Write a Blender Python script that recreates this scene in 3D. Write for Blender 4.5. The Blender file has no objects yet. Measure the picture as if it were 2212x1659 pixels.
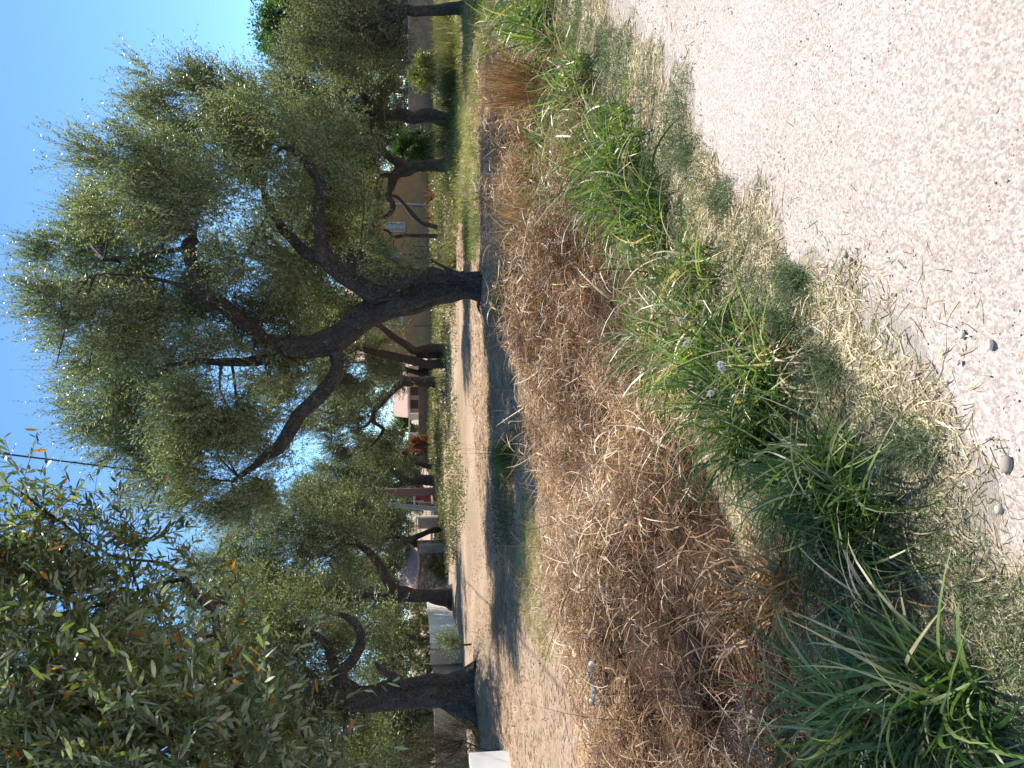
import bpy, math, random
import numpy as np
from mathutils import Matrix, Vector, Euler

R = math.radians
rng = np.random.default_rng(7)
random.seed(7)
scene = bpy.context.scene
C = scene.collection

# ------------------------------------------------------------------ camera
CAM_H, PITCH, HALF = 1.65, R(7.7), R(34.0)
cam_d = bpy.data.cameras.new('camera')
cam_d.sensor_fit = 'HORIZONTAL'; cam_d.sensor_width = 36.0
cam_d.lens = 18.0 / math.tan(HALF)
cam_d.clip_start = 0.05; cam_d.clip_end = 3000
cam = bpy.data.objects.new('camera', cam_d); C.objects.link(cam)
f = Vector((0, math.cos(PITCH), -math.sin(PITCH)))
dn = Vector((0, -math.sin(PITCH), -math.cos(PITCH)))
# the phone was held upright and the photograph is stored on its side: image left is up
m = Matrix(((dn.x, 1, -f.x), (dn.y, 0, -f.y), (dn.z, 0, -f.z))).to_4x4()
m.translation = (0, 0, CAM_H)
cam.matrix_world = m
scene.camera = cam

# ------------------------------------------------------------------ sky and sun
SUN_AZ, SUN_EL = R(28), R(56)      # azimuth from +Y towards +X
w = bpy.data.worlds.new("World"); scene.world = w; w.use_nodes = True
nt = w.node_tree; nt.nodes.clear()
sky = nt.nodes.new('ShaderNodeTexSky'); sky.sky_type = 'NISHITA'; sky.sun_disc = False
sky.sun_elevation = SUN_EL; sky.sun_rotation = SUN_AZ
sky.air_density = 0.72; sky.dust_density = 0.0; sky.ozone_density = 5.0; sky.altitude = 0
bg = nt.nodes.new('ShaderNodeBackground'); bg.inputs['Strength'].default_value = 0.112
out = nt.nodes.new('ShaderNodeOutputWorld')
hs = nt.nodes.new('ShaderNodeMix'); hs.data_type = 'RGBA'; hs.blend_type = 'MULTIPLY'; hs.inputs[0].default_value = 1.0
hs.inputs[7].default_value = (0.82, 0.98, 0.97, 1); nt.links.new(sky.outputs[0], hs.inputs[6])   # the camera's cyan white balance
nt.links.new(hs.outputs[2], bg.inputs[0]); nt.links.new(bg.outputs[0], out.inputs[0])
sd = bpy.data.lights.new('sun', 'SUN'); sd.energy = 4.2; sd.angle = R(0.53); sd.color = (1.0, 0.92, 0.80)
sun = bpy.data.objects.new('sun', sd); C.objects.link(sun)
S = Vector((math.sin(SUN_AZ)*math.cos(SUN_EL), math.cos(SUN_AZ)*math.cos(SUN_EL), math.sin(SUN_EL)))
sun.rotation_euler = S.to_track_quat('Z', 'Y').to_euler(); sun.location = (0, 0, 20)
vs = scene.view_settings
vs.view_transform = 'Standard'; vs.look = 'None'; vs.exposure = 1.12; vs.gamma = 1.0
scene.cycles.max_bounces = 6; scene.cycles.diffuse_bounces = 3; scene.cycles.glossy_bounces = 2
scene.cycles.transmission_bounces = 4; scene.cycles.transparent_max_bounces = 4

# ------------------------------------------------------------------ placing aids (pixels of a 2212 x 1659 view -> metres)
FP = 1106.0 / math.tan(HALF)
cP, sP = math.cos(PITCH), math.sin(PITCH)
def ray(x, y):
    v = (x-1106.0)/FP; l = (829.5-y)/FP
    return np.array([l, cP - v*sP, -sP - v*cP])
def at(x, y, Y):
    r = ray(x, y); t = Y/r[1]
    return np.array([r[0]*t, Y, CAM_H + r[2]*t])
def gnd(x, y, z=0.0):
    r = ray(x, y); t = (z-CAM_H)/r[2]
    return np.array([r[0]*t, r[1]*t, z])
def proj(P):
    P = np.atleast_2d(P); zc = P[:, 1]*cP - (P[:, 2]-CAM_H)*sP
    vc = -P[:, 1]*sP - (P[:, 2]-CAM_H)*cP
    zc = np.where(zc < 0.05, 0.05, zc)
    return 1106+FP*vc/zc, 829.5-FP*P[:, 0]/zc
def norm(a):
    return a/np.maximum(np.linalg.norm(a, axis=-1, keepdims=True), 1e-9)

# ------------------------------------------------------------------ object helpers
def tag(o, label=None, cat=None, group=None, kind=None):
    if label: o['label'] = label
    if cat: o['category'] = cat
    if group: o['group'] = group
    if kind: o['kind'] = kind
    return o
def empty(name, loc, label, cat, group=None, rz=0):
    o = bpy.data.objects.new(name, None); C.objects.link(o); o.location = loc; o.rotation_euler.z = rz
    o.empty_display_size = 0.2
    return tag(o, label, cat, group)
def mesh_obj(name, verts, quads=None, tris=None, mats=(), tone=None, midx=None, smooth=False, parent=None, world=True):
    """verts in world space when world=True; moved into the parent's space."""
    verts = np.asarray(verts, dtype=np.float32)
    if parent is not None and world:
        verts = verts - np.array(parent.location, dtype=np.float32)
        if parent.rotation_euler.z:
            a = -parent.rotation_euler.z; c, s = math.cos(a), math.sin(a)
            verts = np.stack([verts[:, 0]*c-verts[:, 1]*s, verts[:, 0]*s+verts[:, 1]*c, verts[:, 2]], 1)
    parts = []; starts = []; totals = []; n0 = 0
    for fa, k in ((quads, 4), (tris, 3)):
        if fa is None or len(fa) == 0: continue
        fa = np.asarray(fa, dtype=np.int32).reshape(-1, k)
        parts.append(fa.ravel()); starts.append(n0 + np.arange(len(fa))*k); totals.append(np.full(len(fa), k)); n0 += fa.size
    loops = np.concatenate(parts); starts = np.concatenate(starts).astype(np.int32); totals = np.concatenate(totals).astype(np.int32)
    me = bpy.data.meshes.new(name)
    me.vertices.add(len(verts)); me.vertices.foreach_set('co', verts.ravel())
    me.loops.add(len(loops)); me.loops.foreach_set('vertex_index', loops.astype(np.int32))
    me.polygons.add(len(starts)); me.polygons.foreach_set('loop_start', starts); me.polygons.foreach_set('loop_total', totals)
    if midx is not None: me.polygons.foreach_set('material_index', np.asarray(midx, dtype=np.int32))
    me.polygons.foreach_set('use_smooth', np.full(len(starts), bool(smooth)))
    if tone is not None:
        a = me.attributes.new('tone', 'FLOAT', 'FACE'); a.data.foreach_set('value', np.asarray(tone, dtype=np.float32))
    me.update(calc_edges=True)
    for mt in mats: me.materials.append(mt)
    o = bpy.data.objects.new(name, me); C.objects.link(o)
    if parent is not None: o.parent = parent
    return o
class MB:
    """collects pieces of one mesh"""
    def __init__(s): s.v = []; s.q = []; s.t = []; s.qt = []; s.tt = []; s.qm = []; s.tm = []; s.n = 0
    def add(s, v, q=None, t=None, tone=0.5, mi=0):
        v = np.asarray(v, dtype=np.float64).reshape(-1, 3)
        for fa, L, TL, ML, k in ((q, s.q, s.qt, s.qm, 4), (t, s.t, s.tt, s.tm, 3)):
            if fa is None or len(fa) == 0: continue
            fa = np.asarray(fa).reshape(-1, k)
            L.append(fa+s.n); TL.append(np.broadcast_to(tone, (len(fa),)).astype(float)); ML.append(np.full(len(fa), mi))
        s.v.append(v); s.n += len(v)
    def box(s, c, size, rz=0, tone=0.5, mi=0, ry=0.0):
        x, y, z = [a/2 for a in size]
        v = np.array([(a, b, d) for a in (-x, x) for b in (-y, y) for d in (-z, z)])
        if ry: v = v @ np.array(Matrix.Rotation(ry, 3, 'Y')).T
        if rz: v = v @ np.array(Matrix.Rotation(rz, 3, 'Z')).T
        s.add(v+np.array(c), [(0, 1, 3, 2), (4, 6, 7, 5), (0, 4, 5, 1), (2, 3, 7, 6), (0, 2, 6, 4), (1, 5, 7, 3)], tone=tone, mi=mi)
    def build(s, name, mats, parent=None, smooth=False):
        q = np.concatenate(s.q) if s.q else None; t = np.concatenate(s.t) if s.t else None
        return mesh_obj(name, np.concatenate(s.v), q, t, mats, np.concatenate(s.qt+s.tt), np.concatenate(s.qm+s.tm), smooth, parent)

# ------------------------------------------------------------------ materials
def new_mat(name):
    mt = bpy.data.materials.new(name); mt.use_nodes = True; n = mt.node_tree; n.nodes.clear()
    o = n.nodes.new('ShaderNodeOutputMaterial'); return mt, n, o
def N(n, t, **kw):
    x = n.nodes.new(t)
    for k, v in kw.items():
        if k.startswith('i_'): x.inputs[k[2:]].default_value = v
        else: setattr(x, k, v)
    return x
def ramp(n, stops, src, interp='LINEAR'):
    r = n.nodes.new('ShaderNodeValToRGB'); r.color_ramp.interpolation = interp
    el = r.color_ramp.elements
    while len(el) < len(stops): el.new(0.5)
    for e, (p, c) in zip(el, stops): e.position = p; e.color = (*c, 1)
    n.links.new(src, r.inputs[0]); return r.outputs[0]
def noise(n, scale, detail=4, rough=0.6, vec=None, mapping=None):
    x = N(n, 'ShaderNodeTexNoise'); x.inputs['Scale'].default_value = scale; x.inputs['Detail'].default_value = detail
    x.inputs['Roughness'].default_value = rough
    tc = N(n, 'ShaderNodeTexCoord'); src = vec or tc.outputs['Object']
    if mapping:
        mp = N(n, 'ShaderNodeMapping'); mp.inputs['Scale'].default_value = mapping; n.links.new(src, mp.inputs[0]); src = mp.outputs[0]
    n.links.new(src, x.inputs['Vector']); return x.outputs['Fac']
def mixc(n, a, b, fac, mode='MIX'):
    x = N(n, 'ShaderNodeMix', data_type='RGBA', blend_type=mode)
    for s, v in ((x.inputs[6], a), (x.inputs[7], b), (x.inputs[0], fac)):
        if isinstance(v, (int, float)): s.default_value = v
        elif isinstance(v, tuple): s.default_value = (*v, 1)
        else: n.links.new(v, s)
    return x.outputs[2]
def math_n(n, op, a, b=None, c=None, clamp=False):
    x = N(n, 'ShaderNodeMath', operation=op, use_clamp=clamp)
    for i, v in enumerate((a, b, c)):
        if v is None: continue
        if isinstance(v, (int, float)): x.inputs[i].default_value = v
        else: n.links.new(v, x.inputs[i])
    return x.outputs[0]
def maprange(n, src, a, b, c=0.0, d=1.0):
    x = N(n, 'ShaderNodeMapRange'); n.links.new(src, x.inputs[0])
    for i, v in enumerate((a, b, c, d)): x.inputs[i+1].default_value = v
    return x.outputs[0]
def bump(n, h, strength, dist):
    b = N(n, 'ShaderNodeBump'); b.inputs['Strength'].default_value = strength; b.inputs['Distance'].default_value = dist
    n.links.new(h, b.inputs['Height']); return b.outputs[0]

def leaf_mat(name, stops, back=None, trans=0.3, rough=0.45, clump=1.3, spec=0.5, tcol=(1.0, 1.15, 0.45), lo=(0.62, 0.62, 0.6), hi=(1.25, 1.22, 1.05)):
    """stops: colour by the face attribute tone; back: colour of the underside"""
    mt, n, o = new_mat(name)
    at_ = N(n, 'ShaderNodeAttribute', attribute_name='tone')
    col = ramp(n, stops, at_.outputs['Fac'])
    nz = noise(n, clump, 2, 0.5)
    col = mixc(n, col, ramp(n, [(0.35, lo), (0.68, hi)], nz), 1.0, 'MULTIPLY')
    if back:
        g = N(n, 'ShaderNodeNewGeometry')
        keep = math_n(n, 'LESS_THAN', at_.outputs['Fac'], 0.955)
        col = mixc(n, col, back, math_n(n, 'MULTIPLY', g.outputs['Backfacing'], keep))
    p = N(n, 'ShaderNodeBsdfPrincipled'); n.links.new(col, p.inputs['Base Color'])
    p.inputs['Roughness'].default_value = rough; p.inputs['Specular IOR Level'].default_value = spec
    tr = N(n, 'ShaderNodeBsdfTranslucent')
    n.links.new(mixc(n, col, tcol, 1.0, 'MULTIPLY'), tr.inputs[0])
    mx = N(n, 'ShaderNodeMixShader'); mx.inputs[0].default_value = trans
    n.links.new(p.outputs[0], mx.inputs[1]); n.links.new(tr.outputs[0], mx.inputs[2]); n.links.new(mx.outputs[0], o.inputs[0])
    return mt
def rough_mat(name, c1, c2, scale=8, c3=None, rough=0.85, bscale=30, bstr=0.4, bdist=0.01, mapping=None, detail=6):
    mt, n, o = new_mat(name)
    nz = noise(n, scale, detail, 0.65, mapping=mapping)
    stops = [(0.3, c1), (0.65, c2)] + ([(0.8, c3)] if c3 else [])
    col = ramp(n, stops, nz)
    p = N(n, 'ShaderNodeBsdfPrincipled'); n.links.new(col, p.inputs['Base Color']); p.inputs['Roughness'].default_value = rough
    n.links.new(bump(n, noise(n, bscale, 5, 0.7, mapping=mapping), bstr, bdist), p.inputs['Normal'])
    n.links.new(p.outputs[0], o.inputs[0]); return mt

M = {}
M['olive'] = leaf_mat('olive_leaf', [(0.0, (0.060, 0.085, 0.036)), (0.45, (0.125, 0.165, 0.066)), (0.8, (0.190, 0.235, 0.095)), (0.955, (0.26, 0.29, 0.14)),
                                     (0.965, (0.55, 0.26, 0.035)), (1.0, (0.42, 0.14, 0.03))], back=(0.30, 0.33, 0.22), trans=0.42, rough=0.42, spec=0.45)
M['olive_far'] = leaf_mat('olive_leaf_distant', [(0.0, (0.068, 0.088, 0.048)), (0.5, (0.130, 0.160, 0.078)), (0.955, (0.22, 0.25, 0.13)),
                                     (0.97, (0.36, 0.22, 0.06)), (1.0, (0.30, 0.13, 0.04))], back=(0.25, 0.275, 0.20), trans=0.38, rough=0.5, clump=0.7)
M['fresh'] = leaf_mat('broad_leaf_green', [(0.0, (0.035, 0.085, 0.02)), (0.6, (0.085, 0.185, 0.04)), (1.0, (0.17, 0.28, 0.08))], trans=0.4)
M['redleaf'] = leaf_mat('red_shrub_leaf', [(0.0, (0.12, 0.03, 0.02)), (0.6, (0.30, 0.08, 0.05)), (1.0, (0.30, 0.16, 0.08))], trans=0.25)
M['tamarisk'] = leaf_mat('feathery_leaf', [(0.0, (0.10, 0.10, 0.03)), (0.6, (0.22, 0.20, 0.06)), (1.0, (0.42, 0.30, 0.10))], trans=0.3)
M['grass'] = leaf_mat('green_grass_blade', [(0.0, (0.050, 0.100, 0.026)), (0.5, (0.125, 0.215, 0.058)), (0.76, (0.25, 0.33, 0.12)), (0.87, (0.38, 0.42, 0.28)), (0.92, (0.50, 0.42, 0.26)), (1.0, (0.62, 0.54, 0.37))],
                      trans=0.4, rough=0.38, clump=2.2)
M['straw'] = leaf_mat('dry_grass_straw', [(0.0, (0.060, 0.030, 0.017)), (0.3, (0.24, 0.135, 0.070)), (0.65, (0.48, 0.345, 0.215)), (0.88, (0.66, 0.54, 0.38)), (1.0, (0.78, 0.69, 0.55))],
                      trans=0.2, rough=0.5, clump=1.2, tcol=(1.1, 0.92, 0.62), lo=(0.58, 0.47, 0.37), hi=(1.26, 1.18, 1.06))
M['amber'] = leaf_mat('amber_grass_blade', [(0.0, (0.17, 0.088, 0.040)), (0.6, (0.37, 0.245, 0.125)), (1.0, (0.64, 0.53, 0.36))], trans=0.3, tcol=(1.1, 0.85, 0.5))
M['lawn'] = leaf_mat('verge_grass_blade', lo=(0.78, 0.76, 0.72), hi=(1.15, 1.13, 1.08), stops= [(0.0, (0.07, 0.13, 0.05)), (0.35, (0.16, 0.225, 0.10)), (0.5, (0.32, 0.35, 0.22)), (0.58, (0.44, 0.37, 0.25)), (1.0, (0.72, 0.64, 0.49))],
                     trans=0.25, rough=0.5, clump=3.0, tcol=(1.0, 1.05, 0.6))
M['weed'] = leaf_mat('grey_green_weed', [(0.0, (0.10, 0.12, 0.05)), (0.5, (0.20, 0.20, 0.10)), (1.0, (0.38, 0.33, 0.20))], trans=0.3, clump=0.5)
M['fieldgrass'] = leaf_mat('field_grass_blade', [(0.0, (0.09, 0.16, 0.04)), (0.5, (0.27, 0.31, 0.09)), (0.8, (0.44, 0.42, 0.18)), (1.0, (0.60, 0.50, 0.30))], trans=0.35, clump=0.5)

def bark_mat(name, c1, c2, c3):
    mt, n, o = new_mat(name)
    v = N(n, 'ShaderNodeTexVoronoi', feature='DISTANCE_TO_EDGE'); v.inputs['Scale'].default_value = 11
    tc = N(n, 'ShaderNodeTexCoord'); mp = N(n, 'ShaderNodeMapping'); mp.inputs['Scale'].default_value = (2.2, 2.2, 0.6)
    add = N(n, 'ShaderNodeVectorMath', operation='ADD')
    nv = N(n, 'ShaderNodeTexNoise'); nv.inputs['Scale'].default_value = 3.0; n.links.new(tc.outputs['Object'], nv.inputs['Vector'])
    sc = N(n, 'ShaderNodeVectorMath', operation='SCALE'); sc.inputs['Scale'].default_value = 0.5
    n.links.new(nv.outputs['Color'], sc.inputs[0]); n.links.new(tc.outputs['Object'], add.inputs[0]); n.links.new(sc.outputs[0], add.inputs[1])
    n.links.new(add.outputs[0], mp.inputs[0]); n.links.new(mp.outputs[0], v.inputs['Vector'])
    crack = maprange(n, v.outputs['Distance'], 0.0, 0.16)
    nz = noise(n, 4, 8, 0.7)
    col = ramp(n, [(0.25, c1), (0.55, c2), (0.78, c3)], nz)
    col = mixc(n, (c1[0]*0.6, c1[1]*0.6, c1[2]*0.6), col, crack)
    p = N(n, 'ShaderNodeBsdfPrincipled'); n.links.new(col, p.inputs['Base Color']); p.inputs['Roughness'].default_value = 0.9
    h = math_n(n, 'ADD', math_n(n, 'MULTIPLY', crack, 0.7), noise(n, 40, 5, 0.7))
    n.links.new(bump(n, h, 0.9, 0.03), p.inputs['Normal']); n.links.new(p.outputs[0], o.inputs[0]); return mt
M['bark'] = bark_mat('olive_bark', (0.045, 0.036, 0.031), (0.125, 0.100, 0.085), (0.25, 0.21, 0.18))
M['bark_pale'] = bark_mat('olive_bark_red_brown', (0.07, 0.042, 0.03), (0.14, 0.09, 0.065), (0.22, 0.16, 0.12))
M['twig'] = rough_mat('olive_twig', (0.07, 0.055, 0.04), (0.17, 0.14, 0.10), 20, bstr=0.1)

# ------------------------------------------------------------------ terrain
# n runs across the road (0 under the camera, growing towards the field), t runs along it
NX, NY = -0.765, 0.644
def nt_of(X, Y): return NX*X+NY*Y, NY*X-NX*Y
def xy_of(n_, t_): return NX*n_+NY*t_, NY*n_-NX*t_
def wob(a, b, s=1.0, seed=0.0):
    return (np.sin(a*1.3*s+b*0.7*s+seed)+np.sin(a*2.9*s-b*1.7*s+1.3+seed)*0.5+np.sin(b*3.7*s+a*0.9*s+2.1+seed)*0.35)/1.85
def sstep(a, b, x):
    t_ = np.clip((x-a)/(b-a), 0, 1); return t_*t_*(3-2*t_)
def terrain(X, Y):
    X = np.asarray(X, float); Y = np.asarray(Y, float)
    n_, t_ = nt_of(X, Y)
    z = -0.02*sstep(1.3, 1.8, n_)
    z -= 0.22*sstep(2.5, 3.7, n_)*(1-sstep(5.2, 6.6, n_))
    z -= 0.03*sstep(6.0, 7.0, n_)
    far = np.clip(1-np.hypot(X, Y)/60, 0.15, 1)
    z += 0.035*wob(X, Y, 0.8)*sstep(1.8, 3, n_)*far + 0.012*wob(X, Y, 4.0, 2.0)*sstep(1.4, 2, n_)
    z += 0.30*np.exp(-(((X+7.4)/2.2)**2+((Y-17.6)/1.8)**2)) + 0.12*np.exp(-(((X-2.3)/1.3)**2+((Y-17.2)/1.2)**2))
    z += 0.10*np.exp(-(((X+8.6)/2.0)**2+((Y-29.5)/2.0)**2))
    return z
def place(X, Y, dz=0.0):
    return np.stack([X, Y, terrain(X, Y)+dz], -1)
def gp(x, y):
    """ground point under a pixel, on the terrain"""
    P = gnd(x, y)
    for _ in range(3): P = gnd(x, y, float(terrain(P[0], P[1])))
    return P
def graded(lo, hi, step, lo2, hi2, g=1.07):
    a = list(np.arange(lo, hi, step)); s = step
    while a[-1] < hi2: s *= g; a.append(a[-1]+s)
    s = step
    while a[0] > lo2: s *= g; a.insert(0, a[0]-s)
    return np.array(a)
def grid_quads(nr, nc):
    i = np.arange(nr-1)[:, None]*nc+np.arange(nc-1)[None, :]
    return np.stack([i, i+1, i+nc+1, i+nc], -1).reshape(-1, 4)

def ground_material():
    mt, n, o = new_mat('earth')
    tc = N(n, 'ShaderNodeTexCoord')
    d = N(n, 'ShaderNodeVectorMath', operation='DOT_PRODUCT'); n.links.new(tc.outputs['Object'], d.inputs[0]); d.inputs[1].default_value = (NX, NY, 0)
    nn = d.outputs['Value']
    nraw = nn
    wobble = math_n(n, 'MULTIPLY_ADD', noise(n, 1.6, 4), 1.2, -0.6)
    nn = math_n(n, 'ADD', nn, wobble)
    fine = noise(n, 90, 6, 0.75)
    mid = noise(n, 9, 6, 0.7)
    # raked straw rows on the field
    straw = noise(n, 5.0, 8, 0.78, mapping=(1.0, 7.0, 1.0))
    vv = N(n, 'ShaderNodeTexVoronoi'); vv.inputs['Scale'].default_value = 1.0
    mpv = N(n, 'ShaderNodeMapping'); mpv.inputs['Scale'].default_value = (110, 200, 100); mpv.inputs['Rotation'].default_value = (0, 0, 0.6)
    n.links.new(tc.outputs['Object'], mpv.inputs[0]); n.links.new(mpv.outputs[0], vv.inputs['Vector'])
    vb = N(n, 'ShaderNodeRGBToBW'); n.links.new(vv.outputs['Color'], vb.inputs[0])
    verge = ramp(n, [(0.2, (0.22, 0.17, 0.12)), (0.45, (0.42, 0.35, 0.27)), (0.75, (0.58, 0.51, 0.41))], vb.outputs[0])
    verge = mixc(n, verge, ramp(n, [(0.35, (0.80, 0.78, 0.74)), (0.7, (1.05, 1.05, 1.05))], mid), 1.0, 'MULTIPLY')
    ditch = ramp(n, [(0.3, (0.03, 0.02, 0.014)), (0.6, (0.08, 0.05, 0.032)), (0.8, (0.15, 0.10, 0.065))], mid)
    field = ramp(n, [(0.30, (0.17, 0.12, 0.085)), (0.45, (0.38, 0.30, 0.23)), (0.62, (0.48, 0.395, 0.31)), (0.8, (0.60, 0.52, 0.43))], straw)
    patch = ramp(n, [(0.42, (0.78, 0.74, 0.66)), (0.6, (1.06, 1.0, 0.95))], noise(n, 0.33, 4, 0.6))
    field = mixc(n, field, patch, 1.0, 'MULTIPLY')
    dust = ramp(n, [(0.25, (0.34, 0.30, 0.275)), (0.7, (0.50, 0.455, 0.42))], noise(n, 120, 5, 0.8))
    verge = mixc(n, dust, verge, maprange(n, math_n(n, 'ADD', nraw, math_n(n, 'MULTIPLY_ADD', noise(n, 7, 6, 0.75), 0.9, -0.45)), 1.45, 1.75))
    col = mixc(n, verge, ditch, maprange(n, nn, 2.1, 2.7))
    col = mixc(n, col, field, maprange(n, nn, 5.9, 6.4))
    col = mixc(n, col, ramp(n, [(0.3, (0.72, 0.7, 0.68)), (0.7, (1.15, 1.15, 1.15))], fine), 1.0, 'MULTIPLY')
    p = N(n, 'ShaderNodeBsdfPrincipled'); n.links.new(col, p.inputs['Base Color']); p.inputs['Roughness'].default_value = 0.95
    p.inputs['Specular IOR Level'].default_value = 0.1
    h = math_n(n, 'ADD', math_n(n, 'MULTIPLY', fine, 0.3), straw)
    n.links.new(bump(n, h, 0.7, 0.03), p.inputs['Normal']); n.links.new(p.outputs[0], o.inputs[0]); return mt
gx = graded(-7, 9, 0.08, -900, 900); gy = graded(0.5, 14, 0.08, -60, 1500)
GX, GY = np.meshgrid(gx, gy)
gv = place(GX.ravel(), GY.ravel())
nn_, _t = nt_of(gv[:, 0], gv[:, 1]); gv[:, 2] -= 0.03*(1-sstep(1.2, 1.5, nn_))
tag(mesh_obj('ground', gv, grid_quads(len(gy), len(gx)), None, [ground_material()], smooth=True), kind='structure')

def road_material():
    mt, n, o = new_mat('pale_gravel')
    v = N(n, 'ShaderNodeTexVoronoi'); v.inputs['Scale'].default_value = 120; tc = N(n, 'ShaderNodeTexCoord')
    n.links.new(tc.outputs['Object'], v.inputs['Vector'])
    v2 = N(n, 'ShaderNodeTexVoronoi'); v2.inputs['Scale'].default_value = 55; n.links.new(tc.outputs['Object'], v2.inputs['Vector'])
    bw = N(n, 'ShaderNodeRGBToBW'); n.links.new(v.outputs['Color'], bw.inputs[0])
    col = ramp(n, [(0.15, (0.27, 0.24, 0.225)), (0.5, (0.39, 0.35, 0.325)), (0.8, (0.50, 0.46, 0.435))], bw.outputs[0])
    col = mixc(n, col, ramp(n, [(0.35, (0.92, 0.89, 0.85)), (0.65, (1.05, 1.02, 1.03))], noise(n, 0.9, 5, 0.6)), 1.0, 'MULTIPLY')
    p = N(n, 'ShaderNodeBsdfPrincipled'); n.links.new(col, p.inputs['Base Color']); p.inputs['Roughness'].default_value = 0.9
    p.inputs['Specular IOR Level'].default_value = 0.2
    h = math_n(n, 'SUBTRACT', math_n(n, 'MULTIPLY', noise(n, 130, 4, 0.7), 0.5), math_n(n, 'ADD', v.outputs['Distance'], math_n(n, 'MULTIPLY', v2.outputs['Distance'], 0.8)))
    n.links.new(bump(n, h, 0.32, 0.005), p.inputs['Normal']); n.links.new(p.outputs[0], o.inputs[0]); return mt
M['road'] = road_material()
tt = graded(-4, 12, 0.05, -80, 160); 
edge = 1.74+0.13*wob(tt, tt*0, 1.7)+0.05*wob(tt, tt*0, 7.0, 1.0)+0.02*wob(tt, tt*0, 19.0, 3.0)
kk = np.array([0, .02, .06, .14, .25, .4, .6, .8, 1.0])
rows = []
for a in np.concatenate([kk*1.5, np.arange(1.6, 4.5, 0.1), [5, 5.6, 6.2]]):
    nn2 = edge-a
    X, Y = xy_of(nn2, tt)
    z = -0.030+0.034*sstep(0, 0.45, np.full_like(tt, a))+0.01*wob(X, Y, 3.0)+0.012*wob(X, Y, 1.0, 4.0)*sstep(0, .5, np.full_like(tt, a))
    rows.append(np.stack([X, Y, z], -1))
rv = np.concatenate(rows)
tag(mesh_obj('road', rv, grid_quads(len(rows), len(tt))[:, ::-1], None, [M['road']], smooth=True), kind='structure')
def edge_at(t_):
    return 1.46+0.13*wob(t_, t_*0, 1.7)+0.05*wob(t_, t_*0, 7.0, 1.0)

# ------------------------------------------------------------------ ribbons (grass, straw, leaves)
def ribbons(base, length, width, az, phi0, bend, segs=4, tone=0.5, twist=0.0, taper=0.8, zmin=None):
    """blades growing from base; phi = angle above the horizon, dropping by bend along the blade"""
    n_ = len(base); s = np.linspace(0, 1, segs+1)
    phi = phi0[:, None]-bend[:, None]*(s[None, :-1]+0.5/segs)
    azs = az[:, None]+twist*(s[None, :-1]-0.5)
    step = (length/segs)[:, None]
    dx = np.cos(phi)*np.cos(azs)*step; dy = np.cos(phi)*np.sin(azs)*step; dz = np.sin(phi)*step
    P = np.zeros((n_, segs+1, 3)); P[:, 0] = base
    P[:, 1:, 0] = base[:, None, 0]+np.cumsum(dx, 1); P[:, 1:, 1] = base[:, None, 1]+np.cumsum(dy, 1); P[:, 1:, 2] = base[:, None, 2]+np.cumsum(dz, 1)
    if zmin is not None: P[:, :, 2] = np.maximum(P[:, :, 2], zmin[:, None])
    wv = (width[:, None]*0.5)*np.maximum(1-s[None, :]**2*1.0, 0.06)**taper
    roll = rng.uniform(-1.2, 1.2, n_)
    side = np.stack([-np.sin(az)*np.cos(roll), np.cos(az)*np.cos(roll), np.sin(roll)], -1)
    L = P+side[:, None]*wv[..., None]; Rr = P-side[:, None]*wv[..., None]
    V = np.stack([L, Rr], 2).reshape(n_, -1, 3)
    k = np.arange(segs)*2
    q = np.stack([k, k+1, k+3, k+2], -1)[None]+(np.arange(n_)*2*(segs+1))[:, None, None]
    tn = np.repeat(np.broadcast_to(tone, (n_,)), segs)
    return V.reshape(-1, 3), q.reshape(-1, 4), tn
def leaves(P, D, Nrm, length, width, prof, curl=0.15):
    """leaf ribbons with a shape profile; prof: (s, w) pairs"""
    n_ = len(P); D = norm(D); side = norm(np.cross(D, Nrm)); up = np.cross(side, D)
    s = np.array([a for a, _ in prof]); wd = np.array([b for _, b in prof])
    Cn = P[:, None]+D[:, None]*(length[:, None]*s)[..., None]-up[:, None]*(length[:, None]*curl*s**2)[..., None]
    hw = (width[:, None]*0.5*wd)[..., None]
    V = np.stack([Cn+side[:, None]*hw, Cn-side[:, None]*hw], 2).reshape(n_, -1, 3); k = np.arange(len(prof)-1)*2
    q = np.stack([k, k+1, k+3, k+2], -1)[None]+(np.arange(n_)*2*len(prof))[:, None, None]
    return V.reshape(-1, 3), q.reshape(-1, 4)
def diamonds(P, D, Nrm, length, width):
    D = norm(D); side = norm(np.cross(D, Nrm))
    a = P; b = P+D*(length*0.45)[:, None]+side*(width*0.5)[:, None]; c = P+D*length[:, None]; d = P+D*(length*0.45)[:, None]-side*(width*0.5)[:, None]
    V = np.stack([a, b, c, d], 1).reshape(-1, 3)
    return V, np.arange(len(P)*4).reshape(-1, 4)
def rvec(n_): return norm(rng.normal(size=(n_, 3)))

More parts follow.
